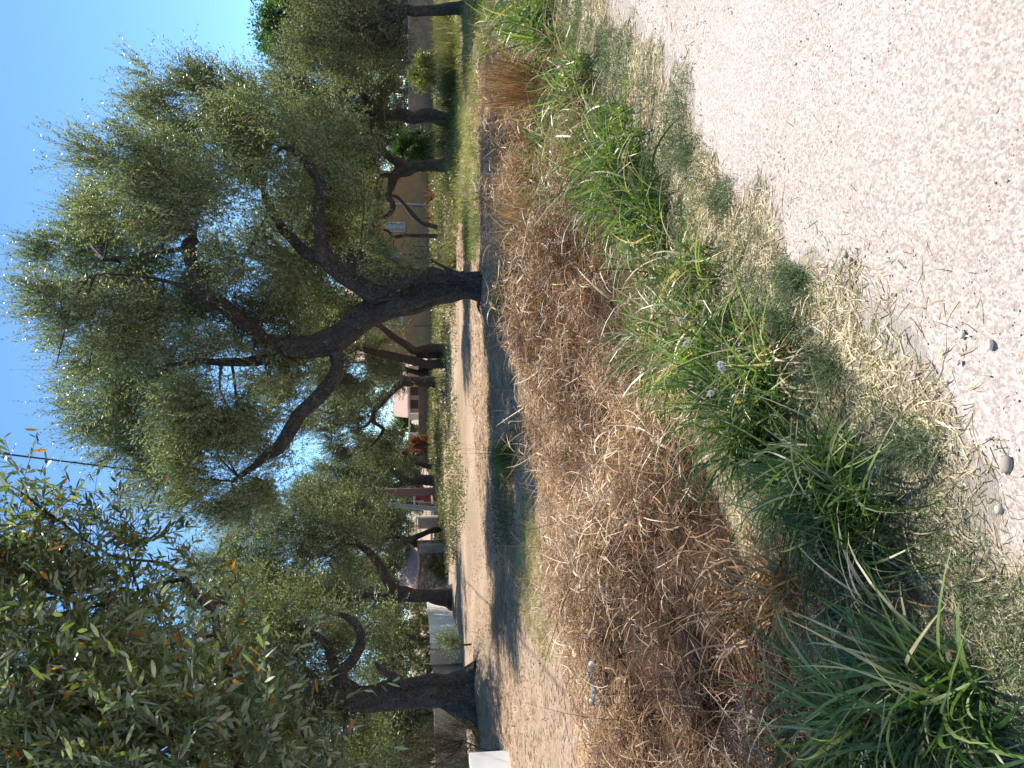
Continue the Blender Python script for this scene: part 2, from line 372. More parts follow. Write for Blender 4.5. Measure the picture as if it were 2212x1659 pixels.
# ------------------------------------------------------------------ trees
def tube(mb, pts, rad, seg=14, rough=0.12, seed=0.0, tone=0.5, mi=0, sub=5, cap=True):
    pts = np.asarray(pts, float); rad = np.asarray(rad, float)
    if len(pts) > 2 and sub > 1:      # smooth the polyline
        n_ = len(pts); u = np.linspace(0, n_-1, (n_-1)*sub+1); i = np.minimum(u.astype(int), n_-2); f_ = u-i
        P0 = pts[np.maximum(i-1, 0)]; P1 = pts[i]; P2 = pts[i+1]; P3 = pts[np.minimum(i+2, n_-1)]; f2 = f_[:, None]
        q_ = 0.5*((2*P1)+(-P0+P2)*f2+(2*P0-5*P1+4*P2-P3)*f2**2+(-P0+3*P1-3*P2+P3)*f2**3)
        rad = rad[i]*(1-f_)+rad[i+1]*f_; pts = q_
    n_ = len(pts); T = norm(np.gradient(pts, axis=0))
    ref = np.array([0.31, 0.9, 0.15]); A = norm(np.cross(T, ref)); B = np.cross(T, A)
    th = np.linspace(0, 2*math.pi, seg, endpoint=False)
    s = np.cumsum(np.r_[0, np.linalg.norm(np.diff(pts, axis=0), axis=1)])
    tw = s[:, None]*0.5
    rr = rad[:, None]*(1+rough*(np.sin(3*th[None]+tw*2+seed)+0.7*np.sin(5*th[None]-tw*3+seed*2+1)+0.5*np.sin(8*th[None]+s[:, None]*6+seed*3)
                       + 0.40*np.sin(13*th[None]-s[:, None]*2.2+seed*5)+0.5*np.sin(s[:, None]*7+seed+2*np.cos(th[None]))))
    V = pts[:, None]+(A[:, None]*np.cos(th)[None, :, None]+B[:, None]*np.sin(th)[None, :, None])*rr[..., None]
    i = np.arange(n_-1)[:, None]*seg; j = np.arange(seg)[None]; j2 = (j+1) % seg
    q = np.stack([i+j, i+j2, i+seg+j2, i+seg+j], -1).reshape(-1, 4)
    V = V.reshape(-1, 3)
    t = None
    if cap:
        V = np.concatenate([V, pts[-1:]+T[-1:]*rad[-1]*0.4]); k = len(V)-1; b0 = (n_-1)*seg
        t = np.stack([b0+np.arange(seg), b0+(np.arange(seg)+1) % seg, np.full(seg, k)], -1)
    mb.add(V, q, t, tone, mi)
    return pts

def tree(name, label, cat, base, Y, limbs, blobs, shoots, leaf=(0.07, 0.018), per=18, shoot_len=(0.35, 0.75), up=0.6, mat='olive', bark='bark',
         group=None, spread=1.2, dshift=0.5, carve=None, extra_branches=2, detail='diamond', seg=14, flare=1.6, bimodal=None, seedn=0, twig=True, orange=0.02, world_blobs=None, wmul=0.22, px_blob_flat=1.0, rough=0.12):
    """limbs: polylines of (x, y, r, depth offset) in view pixels at distance Y; blobs: (x, y, r[, depth offset]) leaf masses"""
    global rng
    rng = np.random.default_rng(1000+seedn)
    b = at(base[0], base[1], Y); b[2] = float(terrain(b[0], b[1]))
    root = empty(name, tuple(b), label, cat, group)
    mb = MB(); limb_pts = []; limb_px = []
    for li, lb in enumerate(limbs):
        P = []; rd = []
        for p in lb:
            off = p[3] if len(p) > 3 else 0.0
            P.append(at(p[0], p[1], Y+off)); rd.append(p[2]/FP*(Y+off))
        P = np.array(P); rd = np.array(rd)
        if li == 0 or lb[0][0] >= base[0]-2:
            P[0, 2] = float(terrain(P[0, 0], P[0, 1]))-0.12
            s0 = P[0].copy()
            P = np.vstack([s0, P[0]+(P[1]-P[0])*0.22, P[1:]]); rd = np.r_[rd[0]*flare, rd[0]*1.08, rd[1:]]
        pts = tube(mb, P, rd, seg, rough=rough, seed=li*1.7+seedn)
        limb_pts.append(pts)
    LP = np.concatenate(limb_pts) if limb_pts else b[None]
    # leaf masses
    B = []
    for q in blobs:
        off = q[3] if len(q) > 3 else dshift+(rng.uniform(-spread, spread) if not bimodal else rng.choice(bimodal)+rng.uniform(-.45, .45))
        r = q[2]/FP*(Y+off); B.append((*at(q[0], q[1], Y+off), r))
    nvis = len(B)
    if world_blobs: B += world_blobs
    B = np.array(B)
    # secondary branches into each mass
    for k, bb in enumerate(B[:nvis]):
        c = bb[:3]
        for e in range(extra_branches):
            tgt = c+rng.normal(size=3)*bb[3]*0.38+np.array([0, 0, bb[3]*0.3])
            dd = np.linalg.norm(LP-tgt, axis=1)+np.maximum(LP[:, 2]-tgt[2], 0)*1.5
            s0 = LP[np.argmin(dd)]
            mid1 = s0*0.66+tgt*0.34+rng.normal(size=3)*0.12*bb[3]; mid2 = s0*0.3+tgt*0.7+rng.normal(size=3)*0.12*bb[3]
            r0 = min(0.030, 0.008+0.010*np.linalg.norm(tgt-s0))*(0.7+0.5*rng.random())
            tube(mb, [s0, mid1, mid2, tgt], [r0, r0*0.75, r0*0.5, r0*0.15], 6, rough=0.05, sub=3, cap=False)
    mb.build('trunk', [M[bark]], root, smooth=True)
    # shoots
    wgt = B[:, 3]**2; wgt[nvis:] *= wmul; wgt /= wgt.sum(); idx = rng.choice(len(B), shoots, p=wgt)
    # every mass breaks up into sprays
    nsub = 9; sd_ = rvec(len(B)*nsub).reshape(len(B), nsub, 3); sr_ = rng.random((len(B), nsub))**0.4
    subc = B[:, None, :3]+sd_*(sr_*B[:, 3:4])[..., None]; subw = rng.uniform(0.35, 1.0, (len(B), nsub)); subtone = rng.normal(0, 0.14, (len(B), nsub))
    si = rng.integers(0, nsub, shoots); tries = rng.random(shoots) > subw[idx, si]; si[tries] = rng.integers(0, nsub, tries.sum())
    rd = rvec(shoots); rr = rng.random(shoots)**0.5
    Sp = subc[idx, si]+rd*(B[idx, 3]*rr*0.40)[:, None]
    outw = norm(Sp-B[idx, :3])
    D = norm(outw*0.55+rd*0.25*rr[:, None]+np.array([0, 0, up])+rng.normal(size=(shoots, 3))*0.34)
    stn = subtone[idx, si]
    Ls = rng.uniform(*shoot_len, shoots)*(0.75+0.5*rng.random(shoots))
    spr = rng.random(shoots) < 0.07
    Ls[spr] *= 1.35; D[spr] = norm(D[spr]+np.array([0, 0, 0.9]))
    if carve is not None:
        w_, depth_m, keep_p = carve
        sx, sy = proj(Sp+D*(Ls*0.5)[:, None]); kill = np.zeros(shoots, bool)
        for pts in limb_pts:
            lx, ly = proj(pts)
            if len(pts) < 4: continue
            dmin = np.full(shoots, 1e9); dep = np.zeros(shoots)
            for a_, b_, c_ in zip(lx, ly, pts[:, 1]):
                d_ = np.hypot(sx-a_, sy-b_); mk = d_ < dmin; dmin[mk] = d_[mk]; dep[mk] = c_
            kill |= (dmin < w_) & (Sp[:, 1] < dep+depth_m)
        kill &= rng.random(shoots) > keep_p
        Sp, D, Ls, stn = Sp[~kill], D[~kill], Ls[~kill], stn[~kill]
    ns = len(Sp)
    # leaves along every shoot, the shoot bending up at its tip
    k = (np.arange(per)+0.5)/per
    bendv = rng.normal(size=(ns, 3))*0.25+np.array([0, 0, 0.12])
    Pl = Sp[:, None]+D[:, None]*(Ls[:, None]*k)[..., None]+bendv[:, None]*(Ls[:, None]*k**2)[..., None]
    Dl = norm(D[:, None]+2*bendv[:, None]*k[None, :, None])
    n_ = ns*per; Dl = Dl.reshape(-1, 3); Pl = Pl.reshape(-1, 3)
    perp = norm(np.cross(Dl, rvec(n_)))
    Ld = norm(Dl*rng.uniform(0.35, 1.0, n_)[:, None]+perp*0.75)
    nrm = norm(np.cross(perp, Dl)*0.5+rvec(n_)*0.75+np.array([0, 0, 0.45]))
    nrm = nrm-Ld*np.sum(nrm*Ld, 1)[:, None]
    length = leaf[0]*rng.uniform(0.6, 1.25, n_); width = leaf[1]*rng.uniform(0.7, 1.2, n_)
    tone = np.clip(np.repeat(np.clip(rng.uniform(0.15, 0.7, ns)+stn, 0.02, 0.9), per)+rng.normal(size=n_)*0.12, 0, 0.95)
    om = rng.random(n_) < orange; tone[om] = rng.uniform(0.965, 1.0, om.sum())
    mbl = MB()
    if detail == 'diamond':
        V, q = diamonds(Pl, Ld, nrm, length, width); mbl.add(V, q, None, tone)
    else:
        V, q = leaves(Pl, Ld, nrm, length, width, [(0, .12), (.22, .75), (.5, 1.0), (.78, .68), (1, .03)], curl=0.12)
        mbl.add(V, q, None, np.repeat(tone, 4))
    if twig:
        tp = Sp[:, None]+D[:, None]*(Ls[:, None]*np.array([0, .5, 1]))[..., None]+bendv[:, None]*(Ls[:, None]*np.array([0, .25, 1]))[..., None]
        wd = (0.004 if detail != 'diamond' else 0.006)*max(1, Y/17)
        sd_ = norm(np.cross(D, np.array([0.2, 1, 0.1])))
        for sdv in (sd_, np.cross(D, sd_)):
            wds = np.array([1, .7, .3])*wd*0.5
            V = np.stack([tp+sdv[:, None]*wds[None, :, None], tp-sdv[:, None]*wds[None, :, None]], 2).reshape(-1, 3)
            kq = np.array([[0, 1, 3, 2], [2, 3, 5, 4]]); q = (kq[None]+(np.arange(ns)*6)[:, None, None]).reshape(-1, 4)
            mbl.add(V, q, None, 0.5, 1)
    mbl.build('crown', [M[mat], M['twig']], root)
    return root

G_OL = 'olive trees of the grove'
# --- the large olive in the middle
tree('olive_tree', 'largest olive tree in the middle, dark forked trunk and long bare crooked limbs', 'olive tree', (1042, 622), 17.2, [
    [(1042, 620, 29), (1000, 617, 25), (950, 628, 26), (900, 642, 29), (855, 655, 32), (815, 668, 30), (775, 697, 25), (735, 728, 25), (700, 745, 24), (650, 750, 22), (600, 752, 20), (585, 755, 14)],
    [(860, 642, 22, -.1), (815, 636, 21, -.2), (775, 620, 18, -.3), (735, 590, 17, -.4), (703, 562, 17, -.5), (694, 525, 14, -.6), (686, 465, 13, -.7), (694, 405, 12, -.8), (675, 365, 10, -.8), (640, 328, 8, -.8), (612, 318, 4, -.8)],
    [(612, 752, 17), (570, 735, 15, -.2), (545, 712, 14, -.4), (500, 675, 15, -.6), (465, 648, 15, -.8), (438, 632, 13, -.9), (420, 590, 11, -1.), (412, 555, 12, -1.1), (408, 530, 13, -1.1), (422, 514, 11, -1.1)],
    [(620, 758, 14), (580, 772, 13, .1), (530, 780, 9, .2), (480, 782, 8, .3), (425, 780, 5, .4), (360, 790, 3, .5)],
    [(722, 742, 16), (728, 785, 12, -.2), (715, 828, 14, -.4), (680, 866, 14, -.7), (650, 895, 13, -.8), (628, 928, 14, -1.), (602, 968, 13, -1.1), (575, 984, 9, -1.1), (545, 1010, 6, -1.2), (500, 1040, 3, -1.2)],
    [(700, 560, 14, -.5), (660, 545, 12, -.3), (625, 510, 10, -.1), (600, 480, 9, 0), (578, 440, 8, .1), (570, 410, 6, .1)],
    [(408, 535, 6, -1.1), (350, 545, 4, -1.0), (270, 555, 3, -.9), (225, 560, 1.5, -.9)],
    [(440, 632, 5, -.9), (330, 600, 3, -1.0), (225, 592, 2, -1.0), (190, 600, 1, -1)],
    [(810, 640, 8, -.5), (880, 608, 7, -.5), (960, 600, 8, -.4), (1035, 596, 10, -.3)],
    [(1035, 600, 8, -.5), (985, 590, 5, -.6), (955, 575, 3, -.6), (930, 560, 2, -.6)],
    [(1040, 640, 10, .1), (1035, 662, 5, .1), (1050, 690, 3, .1)],
], [(330, 185, 42), (400, 215, 75), (480, 215, 75), (545, 235, 80), (330, 290, 65), (430, 310, 100), (600, 270, 90), (560, 360, 110), (640, 400, 100), (680, 310, 80), (710, 250, 60),
    (270, 400, 95), (380, 420, 110), (480, 450, 110), (225, 480, 85), (190, 580, 80), (280, 560, 100), (380, 600, 95), (480, 570, 100), (590, 580, 90), (620, 660, 70, 1.2),
    (185, 660, 75), (270, 690, 85), (360, 690, 90), (200, 770, 80), (300, 790, 100), (420, 720, 80, 1.0), (480, 800, 100), (560, 690, 80, 1.2), (230, 860, 75), (330, 880, 105), (450, 890, 110), (560, 850, 100), (650, 810, 70, .8),
    (280, 940, 70), (370, 985, 90), (470, 1010, 90), (550, 960, 80), (600, 1030, 60), (410, 1060, 60), (520, 1080, 50), (700, 470, 80, 1.3), (750, 400, 75, 1.3), (740, 520, 60, 1.4), (690, 620, 60, 1.3), (780, 330, 60, 1.6),
    (640, 890, 60, 1.4), (860, 560, 38, -.3), (900, 572, 38, -.4), (930, 585, 30, -.5), (960, 588, 22, -.5), (640, 745, 50, 1.3)],
    shoots=23000, leaf=(0.085, 0.023), per=20, shoot_len=(0.35, 0.75), up=0.75, carve=(26, 0.25, 0.10), bimodal=(-1.7, 1.7), spread=1.3, dshift=0.6, seg=44, extra_branches=2, seedn=1)

# --- the olive by the white wall
tree('olive_tree', 'thick upright olive trunk on a root mound beside the white walls', 'olive tree', (1030, 1500), 17.3, [
    [(1035, 1500, 42), (1000, 1497, 37), (965, 1494, 33), (930, 1494, 32), (880, 1498, 29), (830, 1505, 27), (780, 1510, 25), (730, 1505, 22), (690, 1500, 16), (640, 1510, 8)],
    [(760, 1495, 16), (735, 1460, 12, .1), (762, 1424, 10, .2), (780, 1385, 10, .3), (770, 1350, 8, .3), (748, 1332, 6, .3), (720, 1322, 3, .3)],
    [(740, 1500, 12), (715, 1420, 9, .4), (700, 1385, 8, .4), (640, 1350, 5, .4)],
    [(880, 1480, 10, -.3), (850, 1462, 8, -.3), (825, 1448, 6, -.3), (812, 1430, 3, -.3)],
    [(1038, 1520, 22, -.3), (1000, 1512, 18, -.25), (955, 1505, 12, -.2)],
    [(1062, 1600, 14, -.9), (1030, 1560, 20, -.6), (990, 1528, 20, -.3), (955, 1512, 14, -.1)],
    [(1040, 1440, 16, -.2), (1005, 1462, 18, 0), (950, 1478, 14, 0)],
    [(720, 1510, 16), (640, 1570, 10, .2), (560, 1600, 6, .4)],
], [(640, 1440, 90), (560, 1400, 95), (470, 1390, 90), (680, 1530, 90), (600, 1530, 100), (500, 1500, 100), (720, 1610, 90), (620, 1640, 90), (780, 1570, 60, 1), (760, 1400, 50, 1.), (800, 1360, 45, 1.2),
    (700, 1340, 70), (620, 1320, 80), (530, 1310, 70), (800, 1640, 60, 1), (420, 1450, 80), (740, 1440, 50, .8), (500, 1620, 90), (735, 1325, 26, .1), (850, 1420, 28, .8), (640, 1740, 100), (740, 1720, 80)],
    shoots=8500, leaf=(0.085, 0.025), per=18, carve=(16, 0.0, 0.45), spread=1.5, dshift=0.5, seg=40, seedn=2, rough=0.1, flare=1.2)

# --- second row
tree('olive_tree', 'olive with a low forked trunk between the stone hut and the white wall', 'olive tree', (982, 1280), 29, [
    [(984, 1282, 17), (950, 1284, 14), (925, 1288, 13), (895, 1286, 14), (870, 1282, 14), (845, 1268, 12), (825, 1228, 11), (800, 1194, 8), (770, 1175, 5)],
    [(880, 1286, 10), (850, 1292, 10), (820, 1290, 9), (790, 1286, 6), (750, 1300, 4)],
    [(986, 1310, 10, .2), (965, 1302, 9, .1), (930, 1292, 9, 0)]],
    [(760, 1190, 60), (700, 1230, 80), (620, 1200, 80), (540, 1170, 75), (560, 1250, 80), (480, 1230, 60), (640, 1130, 65), (720, 1140, 60), (780, 1250, 55, 1.5), (740, 1300, 70, 1.5), (820, 1330, 45, 1), (660, 1310, 80), (580, 1330, 70), (800, 1150, 40), (850, 1310, 26, 1), (540, 1110, 50), (600, 1080, 40)],
    shoots=7200, leaf=(0.11, 0.031), per=14, shoot_len=(0.4, 0.9), mat='olive', carve=(18, .3, .15), group=G_OL, seedn=3, spread=2.0)
tree('olive_tree', 'small leaning olive trunk in front of the pale gate pillar', 'olive tree', (950, 1142), 39, [
    [(952, 1142, 6), (930, 1147, 6), (905, 1157, 6), (888, 1164, 7), (860, 1160, 4), (820, 1150, 3)],
    [(952, 1172, 8, .5), (930, 1176, 8, .5), (900, 1175, 8, .5), (870, 1172, 5, .5), (830, 1190, 3, .5)]],
    [(850, 1150, 40), (870, 1185, 25), (810, 1130, 50), (750, 1120, 60), (760, 1180, 60), (690, 1150, 55), (690, 1090, 50), (630, 1110, 45), (870, 1120, 25), (800, 1090, 40), (740, 1070, 40)],
    shoots=4200, leaf=(0.13, 0.038), per=13, shoot_len=(0.45, 1.0), mat='olive_far', group=G_OL, seedn=4, spread=2.5, seg=10)
tree('olive_tree', 'straight dark olive trunk with a hooked bare branch beside the grey house', 'olive tree', (940, 826), 44, [
    [(942, 826, 11), (910, 824, 10), (880, 822, 11), (862, 828, 9), (845, 848, 6), (825, 872, 5), (808, 888, 5), (806, 905, 5), (812, 915, 4), (828, 928, 4), (815, 950, 3), (800, 965, 2)],
    [(880, 818, 7), (850, 812, 6), (820, 800, 4)],
    [(806, 903, 4), (790, 920, 3), (775, 925, 2)]],
    [(800, 850, 40), (770, 880, 50), (800, 920, 35, 1.5), (760, 930, 50), (740, 850, 50), (790, 970, 30), (830, 805, 25), (720, 900, 45), (850, 955, 16, 1), (835, 985, 22)],
    shoots=3400, leaf=(0.13, 0.038), per=13, shoot_len=(0.45, 1.0), mat='olive_far', group=G_OL, seedn=5, spread=2.5, seg=12)
tree('olive_tree', 'hollow double olive trunk with a reddish leaning limb, just left of the tallest tree', 'olive tree', (950, 772), 36, [
    [(950, 785, 9), (925, 786, 9), (900, 780, 9), (875, 775, 9), (850, 770, 8), (820, 764, 7), (795, 758, 6), (770, 752, 4)],
    [(950, 752, 10), (920, 752, 9), (895, 757, 8), (872, 742, 8), (848, 727, 7), (822, 706, 5), (800, 695, 4)],
    [(952, 768, 7, .3), (925, 768, 6, .3), (900, 766, 6, .3)]],
    [(800, 750, 35, 1.2), (770, 800, 55), (830, 800, 30, 1), (720, 770, 50), (780, 700, 50), (730, 690, 50), (850, 705, 25, 1.5), (680, 790, 50), (860, 795, 18, 1)],
    shoots=3400, leaf=(0.12, 0.036), per=13, shoot_len=(0.45, 1.0), mat='olive_far', bark='bark_pale', group=G_OL, seedn=6, spread=2.2, seg=12, carve=(14, .3, .2))
tree('olive_tree', 'dark low olive trunk right behind the brown beam post', 'olive tree', (938, 1040), 50, [
    [(938, 1040, 11), (915, 1036, 10), (890, 1040, 9), (870, 1035, 7), (850, 1020, 5), (830, 1005, 3)],
    [(880, 1040, 7), (855, 1050, 5), (830, 1060, 3)],
    [(932, 1010, 6, 2), (905, 1000, 6, 2), (885, 985, 5, 2), (870, 975, 4, 2)]],
    [(840, 1030, 35), (800, 1010, 45), (760, 1000, 35), (780, 1050, 45), (730, 1050, 40), (860, 980, 22), (850, 1060, 25), (810, 975, 30), (880, 1000, 15, 1), (690, 1040, 35)],
    shoots=3200, leaf=(0.15, 0.045), per=12, shoot_len=(0.5, 1.1), mat='olive_far', group=G_OL, seedn=7, spread=2.5, seg=10)
tree('olive_tree', 'massive furrowed olive trunk leaning behind the right fork of the tallest tree', 'olive tree', (945, 590), 24, [
    [(948, 605, 16), (900, 600, 17), (850, 598, 19), (815, 590, 22), (775, 570, 22), (740, 548, 17), (715, 530, 12), (700, 515, 6)],
    [(760, 560, 13), (745, 515, 9), (752, 480, 8), (768, 448, 8), (775, 430, 5)]],
    [(700, 640, 70, 1.5), (760, 640, 55, 1.5), (650, 600, 60, 1.5), (700, 560, 60, 1.8), (760, 510, 45, 1.5), (800, 460, 45), (740, 420, 60), (800, 520, 35), (720, 700, 55, 2), (780, 690, 40, 2), (640, 500, 60, 2), (810, 620, 30, 1.5)],
    shoots=4200, leaf=(0.10, 0.028), per=14, shoot_len=(0.4, 0.9), mat='olive', group=G_OL, seedn=8, spread=1.5, seg=16, carve=(18, .3, .12), rough=0.2)
tree('olive_tree', 'olive with a thick straight black trunk standing in front of the railing wall', 'olive tree', (945, 255), 30, [
    [(946, 260, 15), (920, 251, 13), (890, 256, 12), (862, 247, 13), (838, 250, 12), (815, 238, 9), (800, 222, 7), (780, 205, 5)],
    [(850, 250, 9), (815, 258, 8), (800, 268, 7), (795, 290, 5), (770, 300, 4)],
    [(840, 246, 7), (800, 245, 6), (750, 235, 4)]],
    [(845, 205, 30, 1), (850, 290, 26, 1), (835, 165, 30, .5), (780, 200, 50), (720, 190, 60), (800, 260, 35, 1.2), (660, 210, 55), (730, 250, 60), (650, 170, 45), (790, 150, 40), (680, 270, 50), (810, 300, 28, 1.5), (620, 190, 30)],
    shoots=4600, leaf=(0.12, 0.034), per=14, shoot_len=(0.4, 0.9), mat='olive_far', group=G_OL, seedn=9, spread=1.8, seg=14, carve=(10, .2, .2))
tree('olive_tree', 'olive with a Y shaped black trunk beside the yellow house, one limb arching each way', 'olive tree', (930, 356), 33, [
    [(930, 356, 13), (905, 360, 11), (880, 366, 12), (862, 372, 11), (850, 385, 9), (845, 400, 8), (840, 415, 7), (838, 425, 6), (848, 440, 5), (846, 455, 5), (832, 468, 4), (815, 470, 3)],
    [(875, 362, 10), (855, 348, 9), (840, 338, 8), (815, 310, 8), (802, 290, 7), (795, 268, 6), (790, 240, 4)],
    [(850, 385, 6), (838, 378, 5), (820, 380, 4), (790, 385, 3)]],
    [(790, 350, 40, 1.2), (760, 320, 50), (770, 400, 50), (810, 370, 25, 1), (700, 350, 55), (805, 440, 25, 1), (780, 470, 40), (820, 330, 22, 1)],
    shoots=3200, leaf=(0.12, 0.035), per=14, shoot_len=(0.4, 0.9), mat='olive_far', group=G_OL, seedn=10, spread=1.6, seg=12, carve=(10, .2, .15))
tree('olive_tree', 'slender two stemmed olive crossing the yellow house beside the shuttered window', 'olive tree', (930, 498), 38, [
    [(932, 497, 5), (910, 480, 5), (890, 462, 5), (872, 440, 4), (858, 426, 4), (840, 420, 3)],
    [(932, 509, 5, .2), (905, 509, 4, .2), (875, 508, 4, .2), (852, 512, 4, .2), (840, 500, 3, .2), (825, 495, 2, .2)]],
    [(800, 500, 40), (810, 545, 32), (760, 530, 45), (815, 425, 25), (830, 530, 18), (840, 560, 14)],
    shoots=1700, leaf=(0.12, 0.035), per=13, shoot_len=(0.4, 0.9), mat='olive_far', group=G_OL, seedn=11, spread=1.5, seg=10, carve=(8, .2, .15))
tree('olive_tree', 'dark bushy olive at the field edge under the bright green broadleaf tree', 'olive tree', (925, 22), 24, [
    [(926, 12, 12), (900, 24, 10), (878, 20, 11), (850, 38, 10), (825, 36, 8), (800, 52, 7), (770, 60, 5)], [(880, 22, 8), (862, 45, 6), (858, 75, 4), (845, 100, 3)],
    [(860, 28, 9), (830, 5, 7), (790, -15, 5)], [(850, 40, 6), (820, 75, 5), (800, 110, 3)]],
    [(860, 75, 34, .5), (855, -10, 36), (865, 115, 26, .5), (790, 30, 70), (740, 60, 70), (700, 30, 60), (700, 110, 60), (770, 110, 55), (820, 80, 40), (680, -20, 60), (800, -40, 70), (840, 130, 32), (720, -90, 70)],
    shoots=4800, leaf=(0.10, 0.03), per=14, shoot_len=(0.4, 0.9), mat='olive_far', group=G_OL, seedn=12, spread=1.5, seg=12, orange=0.05)
tree('broadleaf_tree', 'bright green broadleaf tree rising behind the dark olives near the railing wall', 'tree', (915, 60), 52, [
    [(915, 60, 8), (850, 60, 8), (780, 60, 7), (700, 55, 6), (640, 50, 4)], [(720, 58, 5), (680, 100, 4), (640, 120, 2)]],
    [(620, 60, 45), (640, 110, 40), (610, 20, 40), (600, 90, 28), (660, 60, 60), (640, 0, 60), (700, 90, 70), (610, -40, 50), (680, -30, 70), (660, 140, 25)],
    shoots=3600, leaf=(0.22, 0.13), per=9, shoot_len=(0.5, 1.1), mat='fresh', seedn=13, spread=2, seg=10, orange=0, up=0.3)
# trees closing the grove at the back
backs = [
    ('pale olive crown filling the gap behind the tree by the white wall', (945, 1380), 38, [(870, 1370, 40), (840, 1400, 50), (880, 1430, 30), (800, 1360, 60), (860, 1330, 30), (830, 1460, 45)], 20),
    ('bushy olive crown behind the root mound trunk', (960, 1540), 26, [(880, 1550, 45), (900, 1590, 35), (850, 1590, 60), (850, 1640, 60), (880, 1510, 30), (930, 1560, 25)], 21),
    ('far olive crown above the red trailer and the blue pole', (930, 1085), 60, [(870, 1090, 28), (850, 1110, 30), (830, 1080, 35), (880, 1125, 22), (800, 1110, 40)], 22),
    ('far olive crown behind the red leaved shrub', (928, 975), 62, [(880, 975, 28), (850, 960, 30), (840, 1000, 35), (885, 1010, 20), (860, 935, 18)], 23),
    ('far olive crown between the hollow trunk and the yellow house', (930, 800), 60, [(860, 790, 25), (840, 770, 35), (850, 820, 25), (820, 740, 40), (810, 830, 40)], 24),
    ('far olive crown over the roof of the yellow house', (925, 620), 75, [(810, 620, 40), (800, 560, 40), (790, 680, 40), (780, 500, 45), (790, 430, 45), (800, 740, 35)], 25),
    ('dark olive crown behind the railing wall near the thick black trunk', (925, 200), 50, [(830, 190, 30), (840, 120, 30), (820, 280, 35), (810, 330, 35), (830, 60, 35), (850, 230, 22), (845, 300, 22)], 26),
    ('olive crown behind the hut roof and the forked trunk', (940, 1230), 48, [(860, 1230, 30), (840, 1260, 40), (870, 1200, 25), (830, 1200, 40), (850, 1290, 30), (880, 1175, 18)], 27),
]
for lab, bs, Y, bl, sn in backs:
    tree('olive_tree', lab, 'olive tree', bs, Y, [[(bs[0], bs[1], 7), (bs[0]-30, bs[1]+4, 6), (bl[0][0], bl[0][1], 4)]], bl,
         shoots=1900, leaf=(0.17, 0.052), per=11, shoot_len=(0.5, 1.1), mat='olive_far', group=G_OL, seedn=sn, spread=1.8, seg=8, extra_branches=1, flare=1.3)

# --- the near olive whose boughs hang into the view and over the verge
near_blobs = []
def nb(x, y, r, Y): near_blobs.append((x, y, r, Y-3.4))
for a in [(40, 1030, 22, 3.4), (90, 1110, 45, 3.5), (20, 1150, 80, 3.6), (150, 1190, 60, 3.8), (270, 1190, 45, 4.0), (110, 1300, 110, 3.6), (250, 1300, 80, 4.0), (60, 1440, 140, 3.2), (230, 1420, 110, 3.5), (340, 1340, 45, 4.0),
          (390, 1480, 100, 3.2), (200, 1560, 140, 2.9), (60, 1620, 130, 2.8), (350, 1620, 120, 2.7), (490, 1540, 80, 3.0), (520, 1640, 90, 2.6), (620, 1570, 55, 3.0), (640, 1650, 60, 2.7), (730, 1640, 30, 2.9), (430, 1240, 40, 4.4), (480, 1340, 45, 4.2), (330, 1720, 200, 3.0), (120, 1780, 220, 3.0), (560, 1760, 130, 3.0)]:
    nb(*a)
over = []
rs = np.random.default_rng(5)
for k in range(34):     # boughs above the top of the view, shading the end of the ditch
    if k < 20: q1_, q2_ = rs.uniform(2.1, 3.2), rs.uniform(0.2, 1.9); xg, yg = -.765*q1_+.644*q2_, .644*q1_+.765*q2_
    else: xg, yg = rs.uniform(-2.6, -1.3), rs.uniform(2.8, 5.2)
    hh = (2.25+.56*yg)/(1-.56*.5955)+rs.uniform(0.1, 0.6)
    over.append((xg+.3166*hh, yg+.5955*hh, hh+.1, rs.uniform(0.22, 0.36)))
for k in range(16):
    over.append((rs.uniform(-5.2, -3.0), rs.uniform(2.5, 7), rs.uniform(2.6, 5.0), rs.uniform(0.4, 0.7)))
tree('olive_tree', 'near olive whose large leafed boughs hang in close overhead, with orange dead leaves', 'olive tree', (1600, 2900), 3.4, [
    [(1480, 2760, 75), (1100, 2700, 62), (800, 2500, 52), (640, 2200, 40), (560, 1950, 28), (520, 1700, 16), (500, 1560, 11), (488, 1420, 10), (470, 1370, 8, .2), (462, 1320, 8, .4), (440, 1300, 7, .5), (405, 1262, 7, .7), (396, 1240, 8, .8)],
    [(400, 1250, 5, .7), (330, 1265, 4, .7), (250, 1300, 3, .5), (150, 1320, 2, .4)],
    [(400, 1245, 4, .8), (340, 1215, 3, .9), (240, 1200, 2.5, .8), (120, 1120, 2, .3)],
    [(700, 2300, 34, 0), (300, 2150, 24, .3), (0, 1950, 18, .8), (-300, 1700, 14, 1.6), (-500, 1300, 10, 2.4), (-560, 1000, 7, 3)],
    [(520, 1700, 10), (420, 1640, 6, -.3), (280, 1560, 4, -.4), (100, 1480, 3, -.2)],
    [(560, 1850, 10), (640, 1720, 6, -.4), (680, 1620, 3, -.4)],
], near_blobs, shoots=7600, leaf=(0.054, 0.0138), per=17, shoot_len=(0.16, 0.42), up=0.25, detail='leaf', bark='bark_pale', seedn=30, world_blobs=over, carve=(24, 0.2, 0.1), extra_branches=1, seg=14, orange=0.035, rough=0.07)
rng = np.random.default_rng(77)

